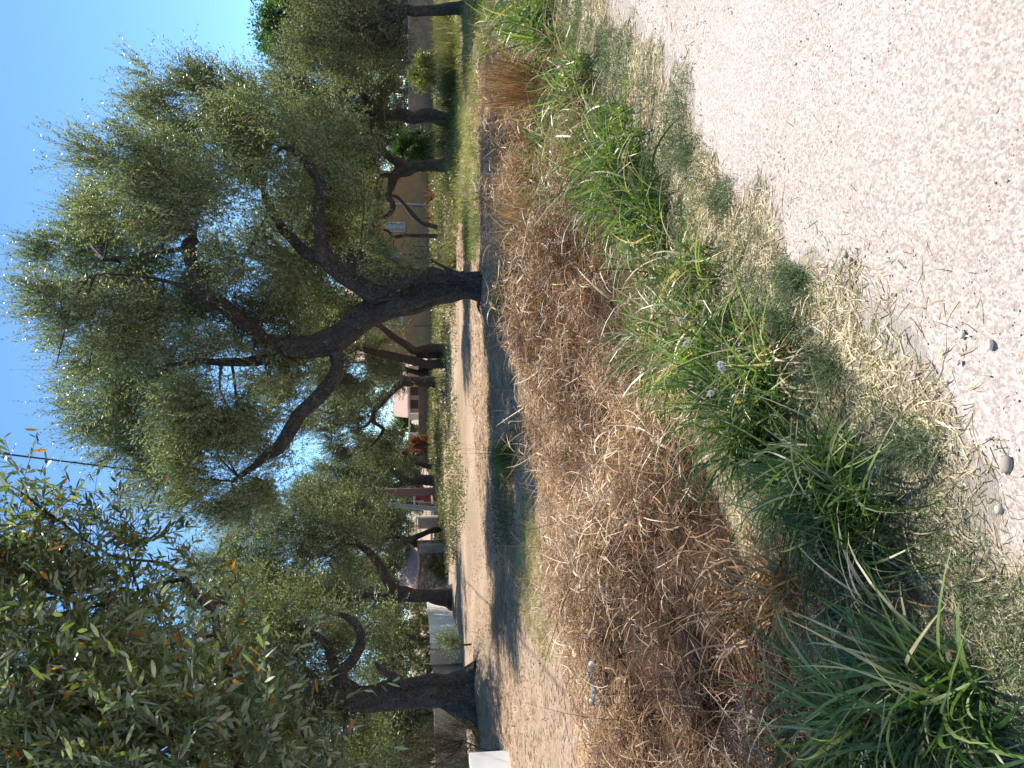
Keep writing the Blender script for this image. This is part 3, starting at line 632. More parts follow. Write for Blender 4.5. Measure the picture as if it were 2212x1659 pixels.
# ------------------------------------------------------------------ sampling of ground patches
def in_poly(x, y, poly):
    p = np.asarray(poly, float); ins = np.zeros(len(x), bool); j = len(p)-1
    for i in range(len(p)):
        c_ = ((p[i, 1] > y) != (p[j, 1] > y)) & (x < (p[j, 0]-p[i, 0])*(y-p[i, 1])/(p[j, 1]-p[i, 1]+1e-12)+p[i, 0])
        ins ^= c_; j = i
    return ins
def sample_poly(poly_px, n_):
    g = np.array([gnd(*p)[:2] for p in poly_px]); lo, hi = g.min(0), g.max(0); out_ = []
    tot = 0
    while tot < n_:
        P = rng.uniform(lo, hi, (n_*2, 2)); P = P[in_poly(P[:, 0], P[:, 1], g)]; out_.append(P); tot += len(P)
    return np.concatenate(out_)[:n_]
def grow(P2, n_per, r, length, width, phi, bend, segs, tone, lean=0.5, dz=0.0, twist=0.4, mb=None, mi=0, dirv=None):
    """tufts: n_per blades around every point"""
    n_ = len(P2)*n_per
    c = np.repeat(P2, n_per, 0); a = rng.uniform(0, 2*math.pi, n_); rr = r*np.sqrt(rng.random(n_))
    X = c[:, 0]+np.cos(a)*rr; Y = c[:, 1]+np.sin(a)*rr
    az = a*lean+rng.uniform(0, 2*math.pi, n_)*(1-lean) if dirv is None else rng.normal(dirv, 0.9, n_)
    L_ = rng.uniform(*length, n_); W_ = rng.uniform(*width, n_); ph = rng.uniform(*phi, n_); bd = rng.uniform(*bend, n_)
    tn = np.clip(rng.uniform(*tone, n_)+np.repeat(rng.normal(0, 0.16, len(P2)), n_per), 0, 1)
    z = terrain(X, Y); hz = rng.uniform(0, dz, n_) if dz else 0.0
    V, q, t_ = ribbons(np.stack([X, Y, z+hz-0.01], -1), L_, W_, az, ph, bd, segs, tn, twist, zmin=z+0.004)
    mb.add(V, q, None, t_, mi)

# verge: short mown grass and thatch between the road and the weeds
def strip_points(n_, n0, n1, t0, t1, power=1.0):
    t_ = t0+(t1-t0)*rng.random(n_)**power; nn2 = rng.uniform(n0, n1, n_)
    X, Y = xy_of(nn2, t_); return X, Y, nn2, t_
mb = MB()
X, Y, nn2, t_ = strip_points(300000, 1.0, 3.2, 0.1, 13, 1.7)
e = edge_at(t_)+0.10*wob(X, Y, 6.0, 3.0); keep = nn2 > e-0.45*rng.random(len(e))**2.5
fade = np.clip((nn2-e)/0.28, 0, 1); keep &= rng.random(len(e)) < 0.05+0.95*fade**1.2
X, Y, nn2, t_ = X[keep], Y[keep], nn2[keep], t_[keep]
g_ = wob(X, Y, 2.6, 0.5)+0.6*wob(X, Y, 7.0, 1.0)+0.25
z = terrain(X, Y); n_ = len(X)
green = rng.random(n_) < np.clip(0.16+0.62*g_, 0.02, 0.9)
tone = np.where(green, rng.uniform(0.05, 0.5, n_), rng.uniform(0.52, 1.0, n_))
L_ = np.where(green, rng.uniform(0.025, 0.07, n_), rng.uniform(0.03, 0.12, n_)); W_ = np.where(green, rng.uniform(0.0022, 0.0048, n_), rng.uniform(0.0025, 0.007, n_))
W_ *= 1+np.clip(t_-3, 0, 8)*0.12
ph = np.where(green, rng.uniform(0.35, 1.3, n_), rng.uniform(-0.05, 0.30, n_)); bd = rng.uniform(0.1, 1.3, n_)
V, q, tn = ribbons(np.stack([X, Y, z-0.004+0.012*rng.random(n_)], -1), L_, W_, rng.uniform(0, 6.28, n_), ph, bd, 2, tone, 0.5, zmin=z+0.003)
mb.add(V, q, None, tn)
tag(mb.build('verge_grass', [M['lawn']]), 'short mown grass and pale thatch along the edge of the gravel road', 'grass', kind='stuff')

# dry matted grass filling the ditch
mb = MB()
def dry(n_, n0, n1, t0, t1, length, width, phi, zr, tone, power=1.4, segs=5, bend=(-0.6, 1.8)):
    X, Y, nn2, t_ = strip_points(n_, n0, n1, t0, t1, power)
    lim = 2.35+0.35*wob(t_, t_*0, 1.1, 0.7)
    lump = wob(X, Y, 2.1, 3.0); void = wob(X, Y, 1.5, 9.0)
    k = (nn2 > lim) & (rng.random(len(X)) < np.clip(0.66+1.3*void+0.4*sstep(4.6, 5.6, nn2)-0.35*sstep(3.4, 2.6, nn2), 0.05, 1)); X, Y, nn2, t_, lump = X[k], Y[k], nn2[k], t_[k], lump[k]; n_ = len(X)
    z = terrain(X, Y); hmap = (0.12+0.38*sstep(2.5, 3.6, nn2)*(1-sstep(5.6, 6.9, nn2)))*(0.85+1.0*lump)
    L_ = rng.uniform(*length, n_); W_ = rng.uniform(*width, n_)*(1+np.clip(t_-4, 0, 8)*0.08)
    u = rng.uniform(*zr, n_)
    tn_ = np.clip(rng.uniform(*tone, n_)*(0.40+0.78*u)+0.20*wob(X, Y, 0.9, 5.0)+0.10*wob(X, Y, 3.1, 2.0), 0, 1)     # deeper stems darker: old and rotting, plus painted shade of the gaps
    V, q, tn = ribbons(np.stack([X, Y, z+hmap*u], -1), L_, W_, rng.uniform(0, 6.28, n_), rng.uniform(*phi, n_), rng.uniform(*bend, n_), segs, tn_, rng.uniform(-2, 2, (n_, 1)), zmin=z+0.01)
    mb.add(V, q, None, tn)
dry(40000, 2.2, 7.0, -0.6, 14, (0.12, 0.40), (0.003, 0.007), (-0.3, 0.8), (0, .8), (0.1, 0.9))
dry(21000, 2.2, 7.0, -0.6, 14, (0.10, 0.35), (0.0035, 0.009), (-0.4, 0.7), (.6, 1.05), (0.45, 1.0))
dry(9000, 2.3, 6.3, -0.6, 12, (0.25, 0.6), (0.003, 0.008), (0.1, 1.2), (.2, .9), (0.4, 1.1))
dry(3500, 2.3, 6.2, -0.6, 12, (0.12, 0.35), (0.010, 0.018), (-0.1, 0.9), (.3, 1.0), (0.3, 1.1), bend=(0.5, 3.2), segs=7)
dry(26000, 2.2, 7.3, -0.6, 14, (0.05, 0.16), (0.004, 0.010), (-0.3, 0.4), (0, 1), (0.2, 1.0), segs=3)
dry(900, 2.3, 6.0, -0.6, 12, (0.5, 1.2), (0.004, 0.008), (-0.05, 1.0), (.2, .8), (0.0, 0.4), bend=(-0.5, 0.7))
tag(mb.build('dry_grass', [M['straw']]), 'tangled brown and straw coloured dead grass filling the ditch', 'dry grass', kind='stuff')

# straw litter on the field edge and in the rows
mb = MB()
X, Y, nn2, t_ = strip_points(30000, 5.8, 14, -2, 26, 1.3); z = terrain(X, Y); n_ = len(X)
V, q, tn = ribbons(np.stack([X, Y, z+0.01*rng.random(n_)], -1), rng.uniform(0.04, 0.2, n_), rng.uniform(0.004, 0.010, n_)*(1+t_*0.05), rng.normal(0.2, 0.8, n_), rng.uniform(-0.1, 0.35, n_), rng.uniform(0, 0.8, n_), 2, np.clip(rng.normal(0.68, 0.2, n_), 0, 1), 0.6, zmin=z+0.004)
mb.add(V, q, None, tn)
X, Y, nn2, t_ = strip_points(16000, 6.1, 7.6, -1, 20, 1.3); z = terrain(X, Y); n_ = len(X)
V, q, tn = ribbons(np.stack([X, Y, z+0.05*rng.random(n_)], -1), rng.uniform(0.05, 0.22, n_), rng.uniform(0.004, 0.010, n_)*(1+t_*0.05), rng.uniform(0, 6.28, n_), rng.uniform(-0.1, 0.5, n_), rng.uniform(0, 1.2, n_), 3, np.clip(rng.normal(0.8, 0.14, n_), 0, 1), 0.6, zmin=z+0.004)
mb.add(V, q, None, tn)
tag(mb.build('straw_litter', [M['straw']]), 'pale cut straw strewn over the tilled field', 'straw', kind='stuff')

# grey green weeds in the grove, low and patchy
mb = MB()
def weeds(poly, n_, size, hgt, tone, mi=0, lf=(0.05, 0.02)):
    P = sample_poly(poly, n_); dens = wob(P[:, 0], P[:, 1], 0.5, 1.0)+0.6*wob(P[:, 0], P[:, 1], 1.9)
    P = P[rng.random(n_) < np.clip(0.65+0.5*dens, 0.05, 1)]; k = 14; m_ = len(P)*k
    c = np.repeat(P, k, 0); off = rng.normal(0, size, (m_, 2)); X = c[:, 0]+off[:, 0]; Y = c[:, 1]+off[:, 1]
    Z = terrain(X, Y)+hgt*rng.random(m_)
    V, q = diamonds(np.stack([X, Y, Z], -1), rvec(m_)+np.array([0, 0, .6]), rvec(m_)+np.array([0, 0, .5]), rng.uniform(.7, 1.4, m_)*lf[0]*np.maximum(Y/14, .8), rng.uniform(.7, 1.3, m_)*lf[1]*np.maximum(Y/14, .8))
    mb.add(V, q, None, np.clip(rng.uniform(*tone, m_)+np.repeat(rng.normal(0, .1, len(P)), k), 0, 1), mi)
weeds([(928, 340), (928, 640), (985, 640), (1000, 430), (985, 330)], 2600, 0.16, 0.35, (0.2, 0.9))
weeds([(925, -80), (925, 340), (985, 360), (975, -80)], 3600, 0.16, 0.4, (0.2, 0.95))
weeds([(928, 640), (928, 1020), (1000, 1020), (985, 800), (990, 640)], 2200, 0.15, 0.18, (0.1, 0.8))
weeds([(940, 1020), (940, 1270), (1000, 1190), (1010, 1020)], 1000, 0.15, 0.14, (0.1, 0.7))
weeds([(1070, 960), (1065, 1190), (1105, 1180), (1105, 960)], 700, 0.10, 0.12, (0.0, 0.5), lf=(.045, .02))
tag(mb.build('ground_cover', [M['weed']]), 'low grey green weeds spreading under the olive trees', 'ground cover', kind='stuff')

# soft green and yellow grass strips of the field
mb = MB()
def fgrass(poly, n_, length, tone, width=(0.006, 0.014)):
    P = sample_poly(poly, n_); P = P[rng.random(n_) < np.clip(0.7+0.6*wob(P[:, 0], P[:, 1], 1.3, 2.0), 0.08, 1)]
    grow(P, 5, 0.06, length, width, (0.8, 1.5), (0.2, 1.4), 3, tone, mb=mb)
fgrass([(955, -80), (958, 330), (975, 480), (1035, 470), (1040, 250), (1030, -80)], 8000, (0.12, 0.38), (0.1, 0.85))
fgrass([(1000, 560), (1000, 470), (1035, 470), (1035, 560)], 800, (0.10, 0.28), (0.0, 0.6))
fgrass([(1118, 1060), (1112, 1300), (1160, 1420), (1222, 1420), (1212, 1290), (1160, 1170), (1140, 1060)], 1500, (0.04, 0.13), (0.5, 1.0), (0.004, 0.008))
fgrass([(1105, 900), (1100, 1010), (1150, 1030), (1140, 900)], 500, (0.05, 0.14), (0.5, 1.0), (0.004, 0.008))
fgrass([(1070, 560), (1065, 680), (1105, 680), (1110, 540)], 700, (0.1, 0.25), (0.0, 0.5), (0.004, 0.009))
tag(mb.build('grass', [M['fieldgrass']]), 'soft green and yellow grass growing in strips on the field', 'grass', kind='stuff')

# ------------------------------------------------------------------ grass clumps one can point to
def clump(name, label, cat, centre_px, spots, mat='grass', extra=None, parts=None):
    """spots: list of (x, y, tufts, blades, r, length, width, tone)"""
    base = gp(*centre_px)
    root = empty(name, tuple(base), label, cat, 'clumps of tall grass along the ditch' if name == 'grass_clump' else None)
    mbx = MB()
    for (x, y, spread_px, tufts, blades, length, width, tone, phi, bend) in spots:
        P = []
        for _ in range(tufts):
            a = rng.uniform(0, 6.28); rr = math.sqrt(rng.random())
            P.append(gp(x+rr*math.cos(a)*spread_px[0], y+rr*math.sin(a)*spread_px[1])[:2])
        grow(np.array(P), blades, 0.07, (length[0]*.6, length[1]*1.05), (width[0]*1.2, width[1]*1.45), phi, bend, 7, tone, lean=0.15, mb=mbx, twist=1.2)
    mbx.build('blades', [M[mat]], root)
    if extra is not None:
        mbx = MB()
        for (x, y, spread_px, tufts, blades, length, width, tone, phi, bend) in extra[1]:
            P = [gp(x+rng.uniform(-1, 1)*spread_px[0], y+rng.uniform(-1, 1)*spread_px[1])[:2] for _ in range(tufts)]
            grow(np.array(P), blades, 0.05, length, width, phi, bend, 6, tone, lean=0.3, mb=mbx, twist=0.9)
        mbx.build('dry_blades', [M[extra[0]]], root)
    return root
UPR, ARC = (0.8, 1.5), (0.4, 2.5)
clump('grass_clump', 'lush green clump of grass with white seed fluff, in the middle of the ditch', 'grass clump', (1650, 850),
      [(1650, 850, (60, 110), 30, 26, (0.25, 0.62), (0.005, 0.012), (0.1, 0.95), UPR, ARC), (1470, 730, (70, 60), 16, 18, (0.3, 0.7), (0.005, 0.013), (0.2, 0.98), UPR, ARC), (1560, 760, (60, 70), 14, 20, (0.3, 0.7), (0.005, 0.013), (0.1, 0.98), UPR, ARC)],
      extra=('straw', [(1640, 770, (60, 70), 8, 10, (0.2, 0.5), (0.006, 0.014), (0.6, 1.0), (0.3, 1.3), ARC)]))
clump('grass_clump', 'green grass clump mixed with brown stems beside the fluffy one', 'grass clump', (1840, 1080),
      [(1800, 1050, (80, 100), 26, 24, (0.2, 0.55), (0.004, 0.011), (0.05, 0.92), UPR, ARC), (1890, 1150, (50, 60), 10, 20, (0.15, 0.45), (0.004, 0.010), (0.05, 0.9), UPR, ARC)],
      extra=('straw', [(1900, 1180, (70, 90), 12, 10, (0.15, 0.45), (0.004, 0.009), (0.3, 1.0), (0.1, 1.0), ARC)]))
clump('grass_clump', 'large dark green clump of broad blades lying in deep shade at the verge', 'grass clump', (2060, 1560),
      [(2040, 1560, (100, 130), 20, 18, (0.22, 0.60), (0.006, 0.014), (0.0, 0.95), UPR, ARC), (1900, 1620, (60, 90), 12, 20, (0.25, 0.65), (0.006, 0.013), (0.0, 0.95), UPR, ARC)],
      extra=('lawn', [(2120, 1560, (60, 110), 24, 14, (0.08, 0.25), (0.003, 0.006), (0.1, 0.6), (0.3, 1.2), ARC)]))
clump('grass_clump', 'long arching green clump leaning over dark dead stems, between two tan mounds', 'grass clump', (1530, 590),
      [(1500, 600, (60, 60), 16, 16, (0.3, 0.75), (0.005, 0.011), (0.2, 0.98), (0.6, 1.4), (0.8, 2.6))],
      extra=('straw', [(1470, 560, (60, 60), 12, 8, (0.2, 0.6), (0.004, 0.008), (0.0, 0.7), (0.1, 1.2), ARC)]))
clump('grass_clump', 'widest green clump of curling blades, beside the straw yellow stand', 'grass clump', (1370, 370),
      [(1330, 330, (60, 110), 34, 20, (0.3, 0.8), (0.006, 0.014), (0.1, 0.98), UPR, ARC), (1400, 460, (50, 80), 20, 20, (0.3, 0.75), (0.005, 0.013), (0.1, 0.95), UPR, ARC), (1260, 190, (40, 70), 16, 18, (0.35, 0.85), (0.006, 0.014), (0.1, 0.95), UPR, ARC), (1215, 340, (35, 100), 34, 20, (0.4, 0.95), (0.007, 0.015), (0.1, 0.98), UPR, ARC)],
      extra=('straw', [(1330, 400, (70, 120), 12, 10, (0.3, 0.7), (0.005, 0.012), (0.5, 1.0), (0.4, 1.4), ARC)]))
clump('grass_clump', 'tall green clump at the far end of the ditch, seeding over the field', 'grass clump', (1180, 60),
      [(1150, 50, (60, 80), 34, 22, (0.45, 1.15), (0.008, 0.018), (0.1, 0.98), UPR, ARC), (1160, -60, (70, 80), 24, 20, (0.4, 1.1), (0.008, 0.018), (0.1, 0.95), UPR, ARC)],
      extra=('straw', [(1190, 90, (40, 45), 22, 8, (0.4, 0.9), (0.007, 0.014), (0.5, 1.0), (0.4, 1.4), ARC)]))
clump('grass_clump', 'narrow green tuft at the foot of the tallest tree, split leaves on one stem', 'grass clump', (1170, 590),
      [(1160, 595, (25, 40), 9, 16, (0.2, 0.6), (0.006, 0.012), (0.1, 0.9), UPR, ARC), (1175, 480, (25, 50), 9, 16, (0.2, 0.55), (0.006, 0.012), (0.05, 0.8), UPR, ARC)])
clump('dry_grass_clump', 'amber red clump of upright dead grass beside the far green clump', 'dry grass', (1215, 195),
      [(1200, 190, (26, 42), 26, 34, (0.6, 1.15), (0.006, 0.012), (0.0, 0.7), (1.1, 1.55), (0.0, 0.7))], mat='amber')
clump('dry_grass_clump', 'straw yellow stand of tall dead grass stems behind the curling green clump', 'dry grass', (1190, 450),
      [(1180, 440, (24, 100), 44, 26, (0.5, 1.05), (0.005, 0.011), (0.3, 1.0), (0.95, 1.55), (0.0, 1.0))], mat='amber')
clump('dry_grass_clump', 'coppery brown mound of curled dead blades in the middle of the dry ditch', 'dry grass', (1650, 1290),
      [(1640, 1280, (110, 90), 34, 20, (0.2, 0.5), (0.004, 0.010), (0.1, 0.85), (0.3, 1.4), (0.5, 2.8))], mat='amber')
clump('dry_grass_clump', 'pale straw mound sloping up to the tilled soil behind the fluffy clump', 'dry grass', (1330, 860),
      [(1320, 850, (90, 120), 44, 18, (0.15, 0.45), (0.004, 0.009), (0.35, 1.0), (0.2, 1.3), (0.5, 2.8))], mat='straw')
clump('dry_grass_clump', 'darker brown matted mound at the shaded end of the ditch', 'dry grass', (1600, 1520),
      [(1600, 1530, (130, 110), 40, 18, (0.2, 0.5), (0.004, 0.010), (0.0, 0.6), (0.2, 1.3), (0.5, 2.8))], mat='straw')
# short green tufts of the verge
for x, y, sp, lab in [(1300, 95, (22, 70), 'bright green low tuft at the far end of the verge'), (1560, 420, (40, 45), 'largest low green tuft of the verge, beside the curling clump'),
                      (1480, 330, (26, 40), 'small low tuft of the verge above the largest one'), (1715, 600, (26, 30), 'round low tuft on the bare straw of the verge'),
                      (1790, 800, (40, 50), 'low green tuft of the verge in front of the fluffy clump'), (1960, 960, (60, 60), 'grey green low tuft reaching towards the stones'), (1700, 705, (36, 30), 'spiky little tuft of the verge next to the dead leaf blades')]:
    base = gp(x, y); root = empty('grass_tuft', tuple(base), lab, 'grass tuft', 'low tufts on the verge'); mbx = MB()
    P = np.array([gp(x+rng.normal()*sp[0]*.5, y+rng.normal()*sp[1]*.5)[:2] for _ in range(60)])
    grow(P, 16, 0.03, (0.04, 0.12), (0.002, 0.0045), (0.5, 1.5), (0.1, 1.4), 3, (0.0, 0.45), mb=mbx); mbx.build('blades', [M['lawn']], root)

# feathery broom plant on the field
b = gp(1105, 975); root = empty('broom_plant', tuple(b), 'feathery bright green broom with long dark stems rising from the field', 'plant'); mbx = MB()
grow(np.array([gp(1103+rng.normal()*5, 975+rng.normal()*22)[:2] for _ in range(40)]), 22, 0.06, (0.18, 0.5), (0.003, 0.006), (0.8, 1.5), (0, 0.7), 4, (0.1, 0.6), mb=mbx)
mbx.build('foliage', [M['fresh']], root); mbx = MB()
grow(np.array([b[:2]]), 26, 0.12, (0.6, 1.5), (0.004, 0.007), (0.75, 1.5), (-0.1, 0.5), 6, (0.0, 0.1), mb=mbx); mbx.build('stems', [M['fresh']], root)
# dark weed by the field edge
b = gp(1240, 985); root = empty('weed', tuple(b), 'dark green leafy weed with one tall thin stalk at the field edge', 'weed'); mbx = MB()
grow(np.array([b[:2]]), 40, 0.12, (0.06, 0.22), (0.01, 0.022), (0.3, 1.4), (0, 1.0), 3, (0.0, 0.5), mb=mbx); mbx.build('foliage', [M['grass']], root); mbx = MB()
grow(np.array([b[:2]]), 3, 0.02, (0.7, 1.0), (0.005, 0.006), (1.4, 1.55), (0, 0.2), 5, (0.0, 0.2), mb=mbx); mbx.build('stem', [M['grass']], root)

# white seed fluff of the middle clump
fl_mat = rough_mat('seed_fluff', (0.65, 0.63, 0.58), (0.8, 0.78, 0.72), 40, bstr=0.2)
for i, (x, y, h, lab) in enumerate([(1482, 743, .42, 'topmost white seed head, by the pale dead leaf'), (1556, 787, .45, 'paired white seed head over the green clump'), (1558, 796, .40, 'lower seed head touching its twin'),
                                 (1535, 850, .45, 'round white seed head apart from the others'), (1470, 690, .35, 'ragged white seed head at the edge of the straw')]):
    r_ = ray(x, y); k = (h+0.0-CAM_H)/r_[2]; P = np.array([0, 0, CAM_H])+r_*k
    g0 = float(terrain(P[0], P[1])); root = empty('seed_head', (P[0], P[1], g0), lab, 'seed head', 'white seed heads in the green clump')
    mbx = MB(); d_ = rvec(160); V, q = diamonds(np.repeat(P[None], 160, 0), d_, rvec(160), rng.uniform(.010, .019, 160), np.full(160, .004)); mbx.add(V, q); mbx.build('fluff', [fl_mat], root)
    mbx = MB(); tube(mbx, [[P[0]+.02, P[1]+.02, g0-.02], [P[0]+.01, P[1], (P[2]+g0)/2], P], [.003, .002, .0015], 5, rough=0, sub=2); mbx.build('stalk', [M['twig']], root)
# pale dead leaf blades
for (x, y, az_, L0, lab) in [(1560, 720, 2.6, .5, 'long pale dead leaf bent across the fluffy green clump'), (1350, 640, 1.2, .6, 'pale twisted dead leaf over the dark stems'), (1930, 1290, 0.5, .35, 'pale broken stalk lying below the brown stems'),
                      (1660, 1390, 2.2, .45, 'long tan leaf arching over the coppery mound'), (1245, 250, 1.7, .7, 'bleached leaf rising from the curling green clump')]:
    b = gp(x, y); n_ = 5
    V, q, tn = ribbons(np.tile(b+np.array([0, 0, .12]), (n_, 1))+rng.normal(0, .02, (n_, 3)), rng.uniform(.6, 1, n_)*L0, np.full(n_, .015), rng.normal(az_, .4, n_), rng.uniform(.4, 1.0, n_), rng.uniform(.6, 1.6, n_), 8, 0.97, 0.5)
    mbx = MB(); mbx.add(V, q, None, tn); o = mbx.build('dead_leaf', [M['straw']]); tag(o, lab, 'dead leaf', 'pale dead leaves in the ditch')

for i, (x, y, r_, lab) in enumerate([(935, 120, 1.0, 'tall dry scrub before the garden wall, nearest the dark bushy olive'), (935, 190, .8, 'tall dry scrub left of the thick black trunk'), (935, 300, 1.0, 'tall dry scrub between the thick black trunk and the Y shaped trunk'),
                               (932, 400, .7, 'tall dry scrub at the foot of the ochre house, by the Y shaped trunk'), (932, 560, .8, 'tall dry scrub at the foot of the ochre house, behind the tallest tree'), (935, 60, 1.0, 'tall dry scrub under the dark bushy olive')]):
    Ys = 27.0+1.5*(i % 3); b = at(x, y, Ys); b[2] = float(terrain(b[0], b[1])); root = empty('dry_scrub', tuple(b), lab, 'scrub', 'tall dry scrub at the back of the grove'); mbx = MB()
    P = b[:2]+rng.normal(0, .38, (44, 2))*np.array([1.5, .8]); grow(P, 26, 0.10, (0.25*r_, 1.25*r_), (0.010, 0.022), (0.9, 1.55), (0.0, 1.0), 4, (0.1, 0.9), mb=mbx); mbx.build('stems', [M['weed']], root)
# brown leaf bits added to warm the colour of the trees' shade
mb = MB(); n_ = 26000
P = np.concatenate([rng.normal((1.2, 13.5), (3.6, 3.0), (n_//2, 2)), rng.normal((-7.2, 15.5), (3.0, 3.0), (n_//3, 2)), rng.normal((-6, 26), (6, 5), (n_//6, 2))])
nnl, _ = nt_of(P[:, 0], P[:, 1]); P = P[nnl > 6.3]; P = P[rng.random(len(P)) < np.clip(.6+.8*wob(P[:, 0], P[:, 1], 2.2, 4), .05, 1)]; m_ = len(P)
V, q = diamonds(place(P[:, 0], P[:, 1], .012)+np.array([0, 0, 1])*(.02*rng.random((m_, 1))), rvec(m_)*np.array([1, 1, .25]), rvec(m_)*.4+np.array([0, 0, 1]), rng.uniform(.04, .10, m_), rng.uniform(.014, .03, m_))
mb.add(V, q, None, rng.uniform(0, .75, m_))
tag(mb.build('shade_tint_litter', [M['straw']]), 'brown leaf bits added to tint the shade under the trees warmer', 'leaf litter', kind='stuff')

# ------------------------------------------------------------------ gravel and stones
def icosa():
    p = (1+5**.5)/2
    v = norm(np.array([(-1, p, 0), (1, p, 0), (-1, -p, 0), (1, -p, 0), (0, -1, p), (0, 1, p), (0, -1, -p), (0, 1, -p), (p, 0, -1), (p, 0, 1), (-p, 0, -1), (-p, 0, 1)], float))
    f_ = np.array([(0, 11, 5), (0, 5, 1), (0, 1, 7), (0, 7, 10), (0, 10, 11), (1, 5, 9), (5, 11, 4), (11, 10, 2), (10, 7, 6), (7, 1, 8), (3, 9, 4), (3, 4, 2), (3, 2, 6), (3, 6, 8), (3, 8, 9), (4, 9, 5), (2, 4, 11), (6, 2, 10), (8, 6, 7), (9, 8, 1)])
    return v, f_
iv, ifc = icosa()
def stones(P, r):
    n_ = len(P); V = iv[None]*(1+0.22*rng.normal(size=(n_, 12, 1)))*np.stack([rng.uniform(.8, 1.3, n_), rng.uniform(.8, 1.2, n_), rng.uniform(.35, .6, n_)], -1)[:, None]
    a = rng.uniform(0, 6.28, n_); c, s = np.cos(a)[:, None], np.sin(a)[:, None]
    V = np.stack([V[..., 0]*c-V[..., 1]*s, V[..., 0]*s+V[..., 1]*c, V[..., 2]], -1)*r[:, None, None]+P[:, None]
    return V.reshape(-1, 3), (ifc[None]+(np.arange(n_)*12)[:, None, None]).reshape(-1, 3)
st_mat = leaf_mat('pebble', [(0, (0.26, 0.23, 0.215)), (0.4, (0.40, 0.36, 0.335)), (1, (0.54, 0.50, 0.47))], trans=0.0, rough=0.85, spec=0.15, clump=4)
X, Y, nn2, t_ = strip_points(30000, -4.5, 2.0, -2, 13, 1.6)
k = (nn2 < edge_at(t_)+0.5*rng.random(len(X))**2) & (Y > 0.8) & (np.abs(X) < Y*0.75+0.5); X, Y, nn2, t_ = X[k], Y[k], nn2[k], t_[k]
r_ = 0.0022+0.0030*rng.random(len(X))**3+0.0014*np.clip(np.hypot(X, Y)-3, 0, 8)/3
big = rng.random(len(X)) < 0.012+0.05*(nn2 > 1.1); r_[big] *= rng.uniform(1.3, 2.2, big.sum())
V, q = stones(np.stack([X, Y, 0.006+0.012*wob(X, Y, 3.0)*0+r_*0.25], -1), r_)
mb = MB(); mb.add(V, None, q, np.repeat(rng.uniform(0.1, 1, len(X)), 20))
tag(mb.build('gravel', [st_mat]), 'loose pale pebbles scattered over the gravel road', 'gravel', kind='stuff')
for x, y, rad, lab in [(2180, 1000, .020, 'largest grey stone at the corner of the road'), (1828, 549, .013, 'white stone on the straw at the verge'), (2160, 1100, .014, 'small flat stone near the largest one'), (2085, 155, .010, 'dark stone alone on the open gravel'),
                       (1838, 563, .011, 'small stone touching the white one'), (2140, 745, .013, 'pale stone at the road edge beside straw'), (2080, 722, .012, 'pale round stone in the thin grass of the edge'), (1705, 367, .010, 'little dark stone at the curving road edge')]:
    b = gp(x, y); 
    ico = iv; import itertools
    # subdivide once for a rounder stone
    vs_, fs_ = list(map(tuple, iv)), []
    cache = {}
    def midp(i, j):
        key = (min(i, j), max(i, j))
        if key not in cache:
            pm = np.array(vs_[i])+np.array(vs_[j]); pm /= np.linalg.norm(pm); vs_.append(tuple(pm)); cache[key] = len(vs_)-1
        return cache[key]
    for a_, b_, c_ in ifc:
        ab, bc, ca = midp(a_, b_), midp(b_, c_), midp(c_, a_); fs_ += [(a_, ab, ca), (b_, bc, ab), (c_, ca, bc), (ab, bc, ca)]
    va = np.array(vs_); sc_ = 1+0.16*np.sin(va@rng.normal(size=3)*3)+0.12*np.sin(va@rng.normal(size=3)*6)
    va = va*sc_[:, None]*rad*np.array([1.25, 1.0, .65])
    o = mesh_obj('stone', va+b+np.array([0, 0, rad*.35]), None, fs_, [st_mat], tone=np.full(len(fs_), .35 if 'dark' in lab or 'grey' in lab else .9), smooth=True)
    tag(o, lab, 'stone', 'stones at the road edge')
# rag caught at the field edge
b = gp(1312, 1470); mbx = MB(); n_ = 14
xs = np.linspace(-.2, .2, n_); pts = np.stack([b[0]+xs*0.9, b[1]+xs*.25, b[2]+.13+.02*np.sin(xs*22)], -1)
rw = np.stack([pts+np.array([0, .035*k2, .03*(1-k2*k2)*(1+.5*np.sin(k2*9))])+np.stack([0*xs, 0*xs, .012*np.sin(xs*60+k2*3)], -1) for k2 in (-1, -.5, 0, .5, 1)])
mbx.add(rw.reshape(-1, 3), grid_quads(5, n_)); o = mbx.build('plastic_scrap', [rough_mat('pale_plastic', (.16, .19, .22), (.36, .39, .42), 12, rough=.35)], smooth=True)
tag(o, 'crumpled bluish white strip of plastic caught at the edge of the dry grass', 'litter')

# ------------------------------------------------------------------ buildings and walls
yel = rough_mat('ochre_render', (0.40, 0.235, 0.10), (0.50, 0.31, 0.14), 1.5, rough=.9, bstr=.1)
white = rough_mat('white_render', (0.66, 0.65, 0.64), (0.84, 0.83, 0.81), 1.2, rough=.85, bstr=.1)
greyw = rough_mat('grey_pink_render', (0.36, 0.31, 0.31), (0.46, 0.40, 0.40), 1.0, rough=.9, bstr=.1)
shut = rough_mat('grey_shutter_paint', (0.50, 0.50, 0.52), (0.60, 0.60, 0.62), 3, rough=.6, bstr=.05)
darkm = rough_mat('dark_opening', (0.015, 0.015, 0.018), (0.03, 0.03, 0.035), 3, rough=.3, bstr=0)
conc = rough_mat('old_concrete', (0.20, 0.17, 0.14), (0.36, 0.31, 0.26), 2.5, (0.44, 0.40, 0.34), bstr=.5, bscale=12)
tanw = rough_mat('tan_wall', (0.13, 0.095, 0.07), (0.30, 0.22, 0.155), 1.1, (0.36, 0.28, 0.21), bstr=.5)
tile = rough_mat('faded_roof_tile', (0.38, 0.20, 0.15), (0.52, 0.38, 0.33), 4, (0.62, 0.52, 0.48), bstr=.8, bscale=9, mapping=(6, 1, 1))
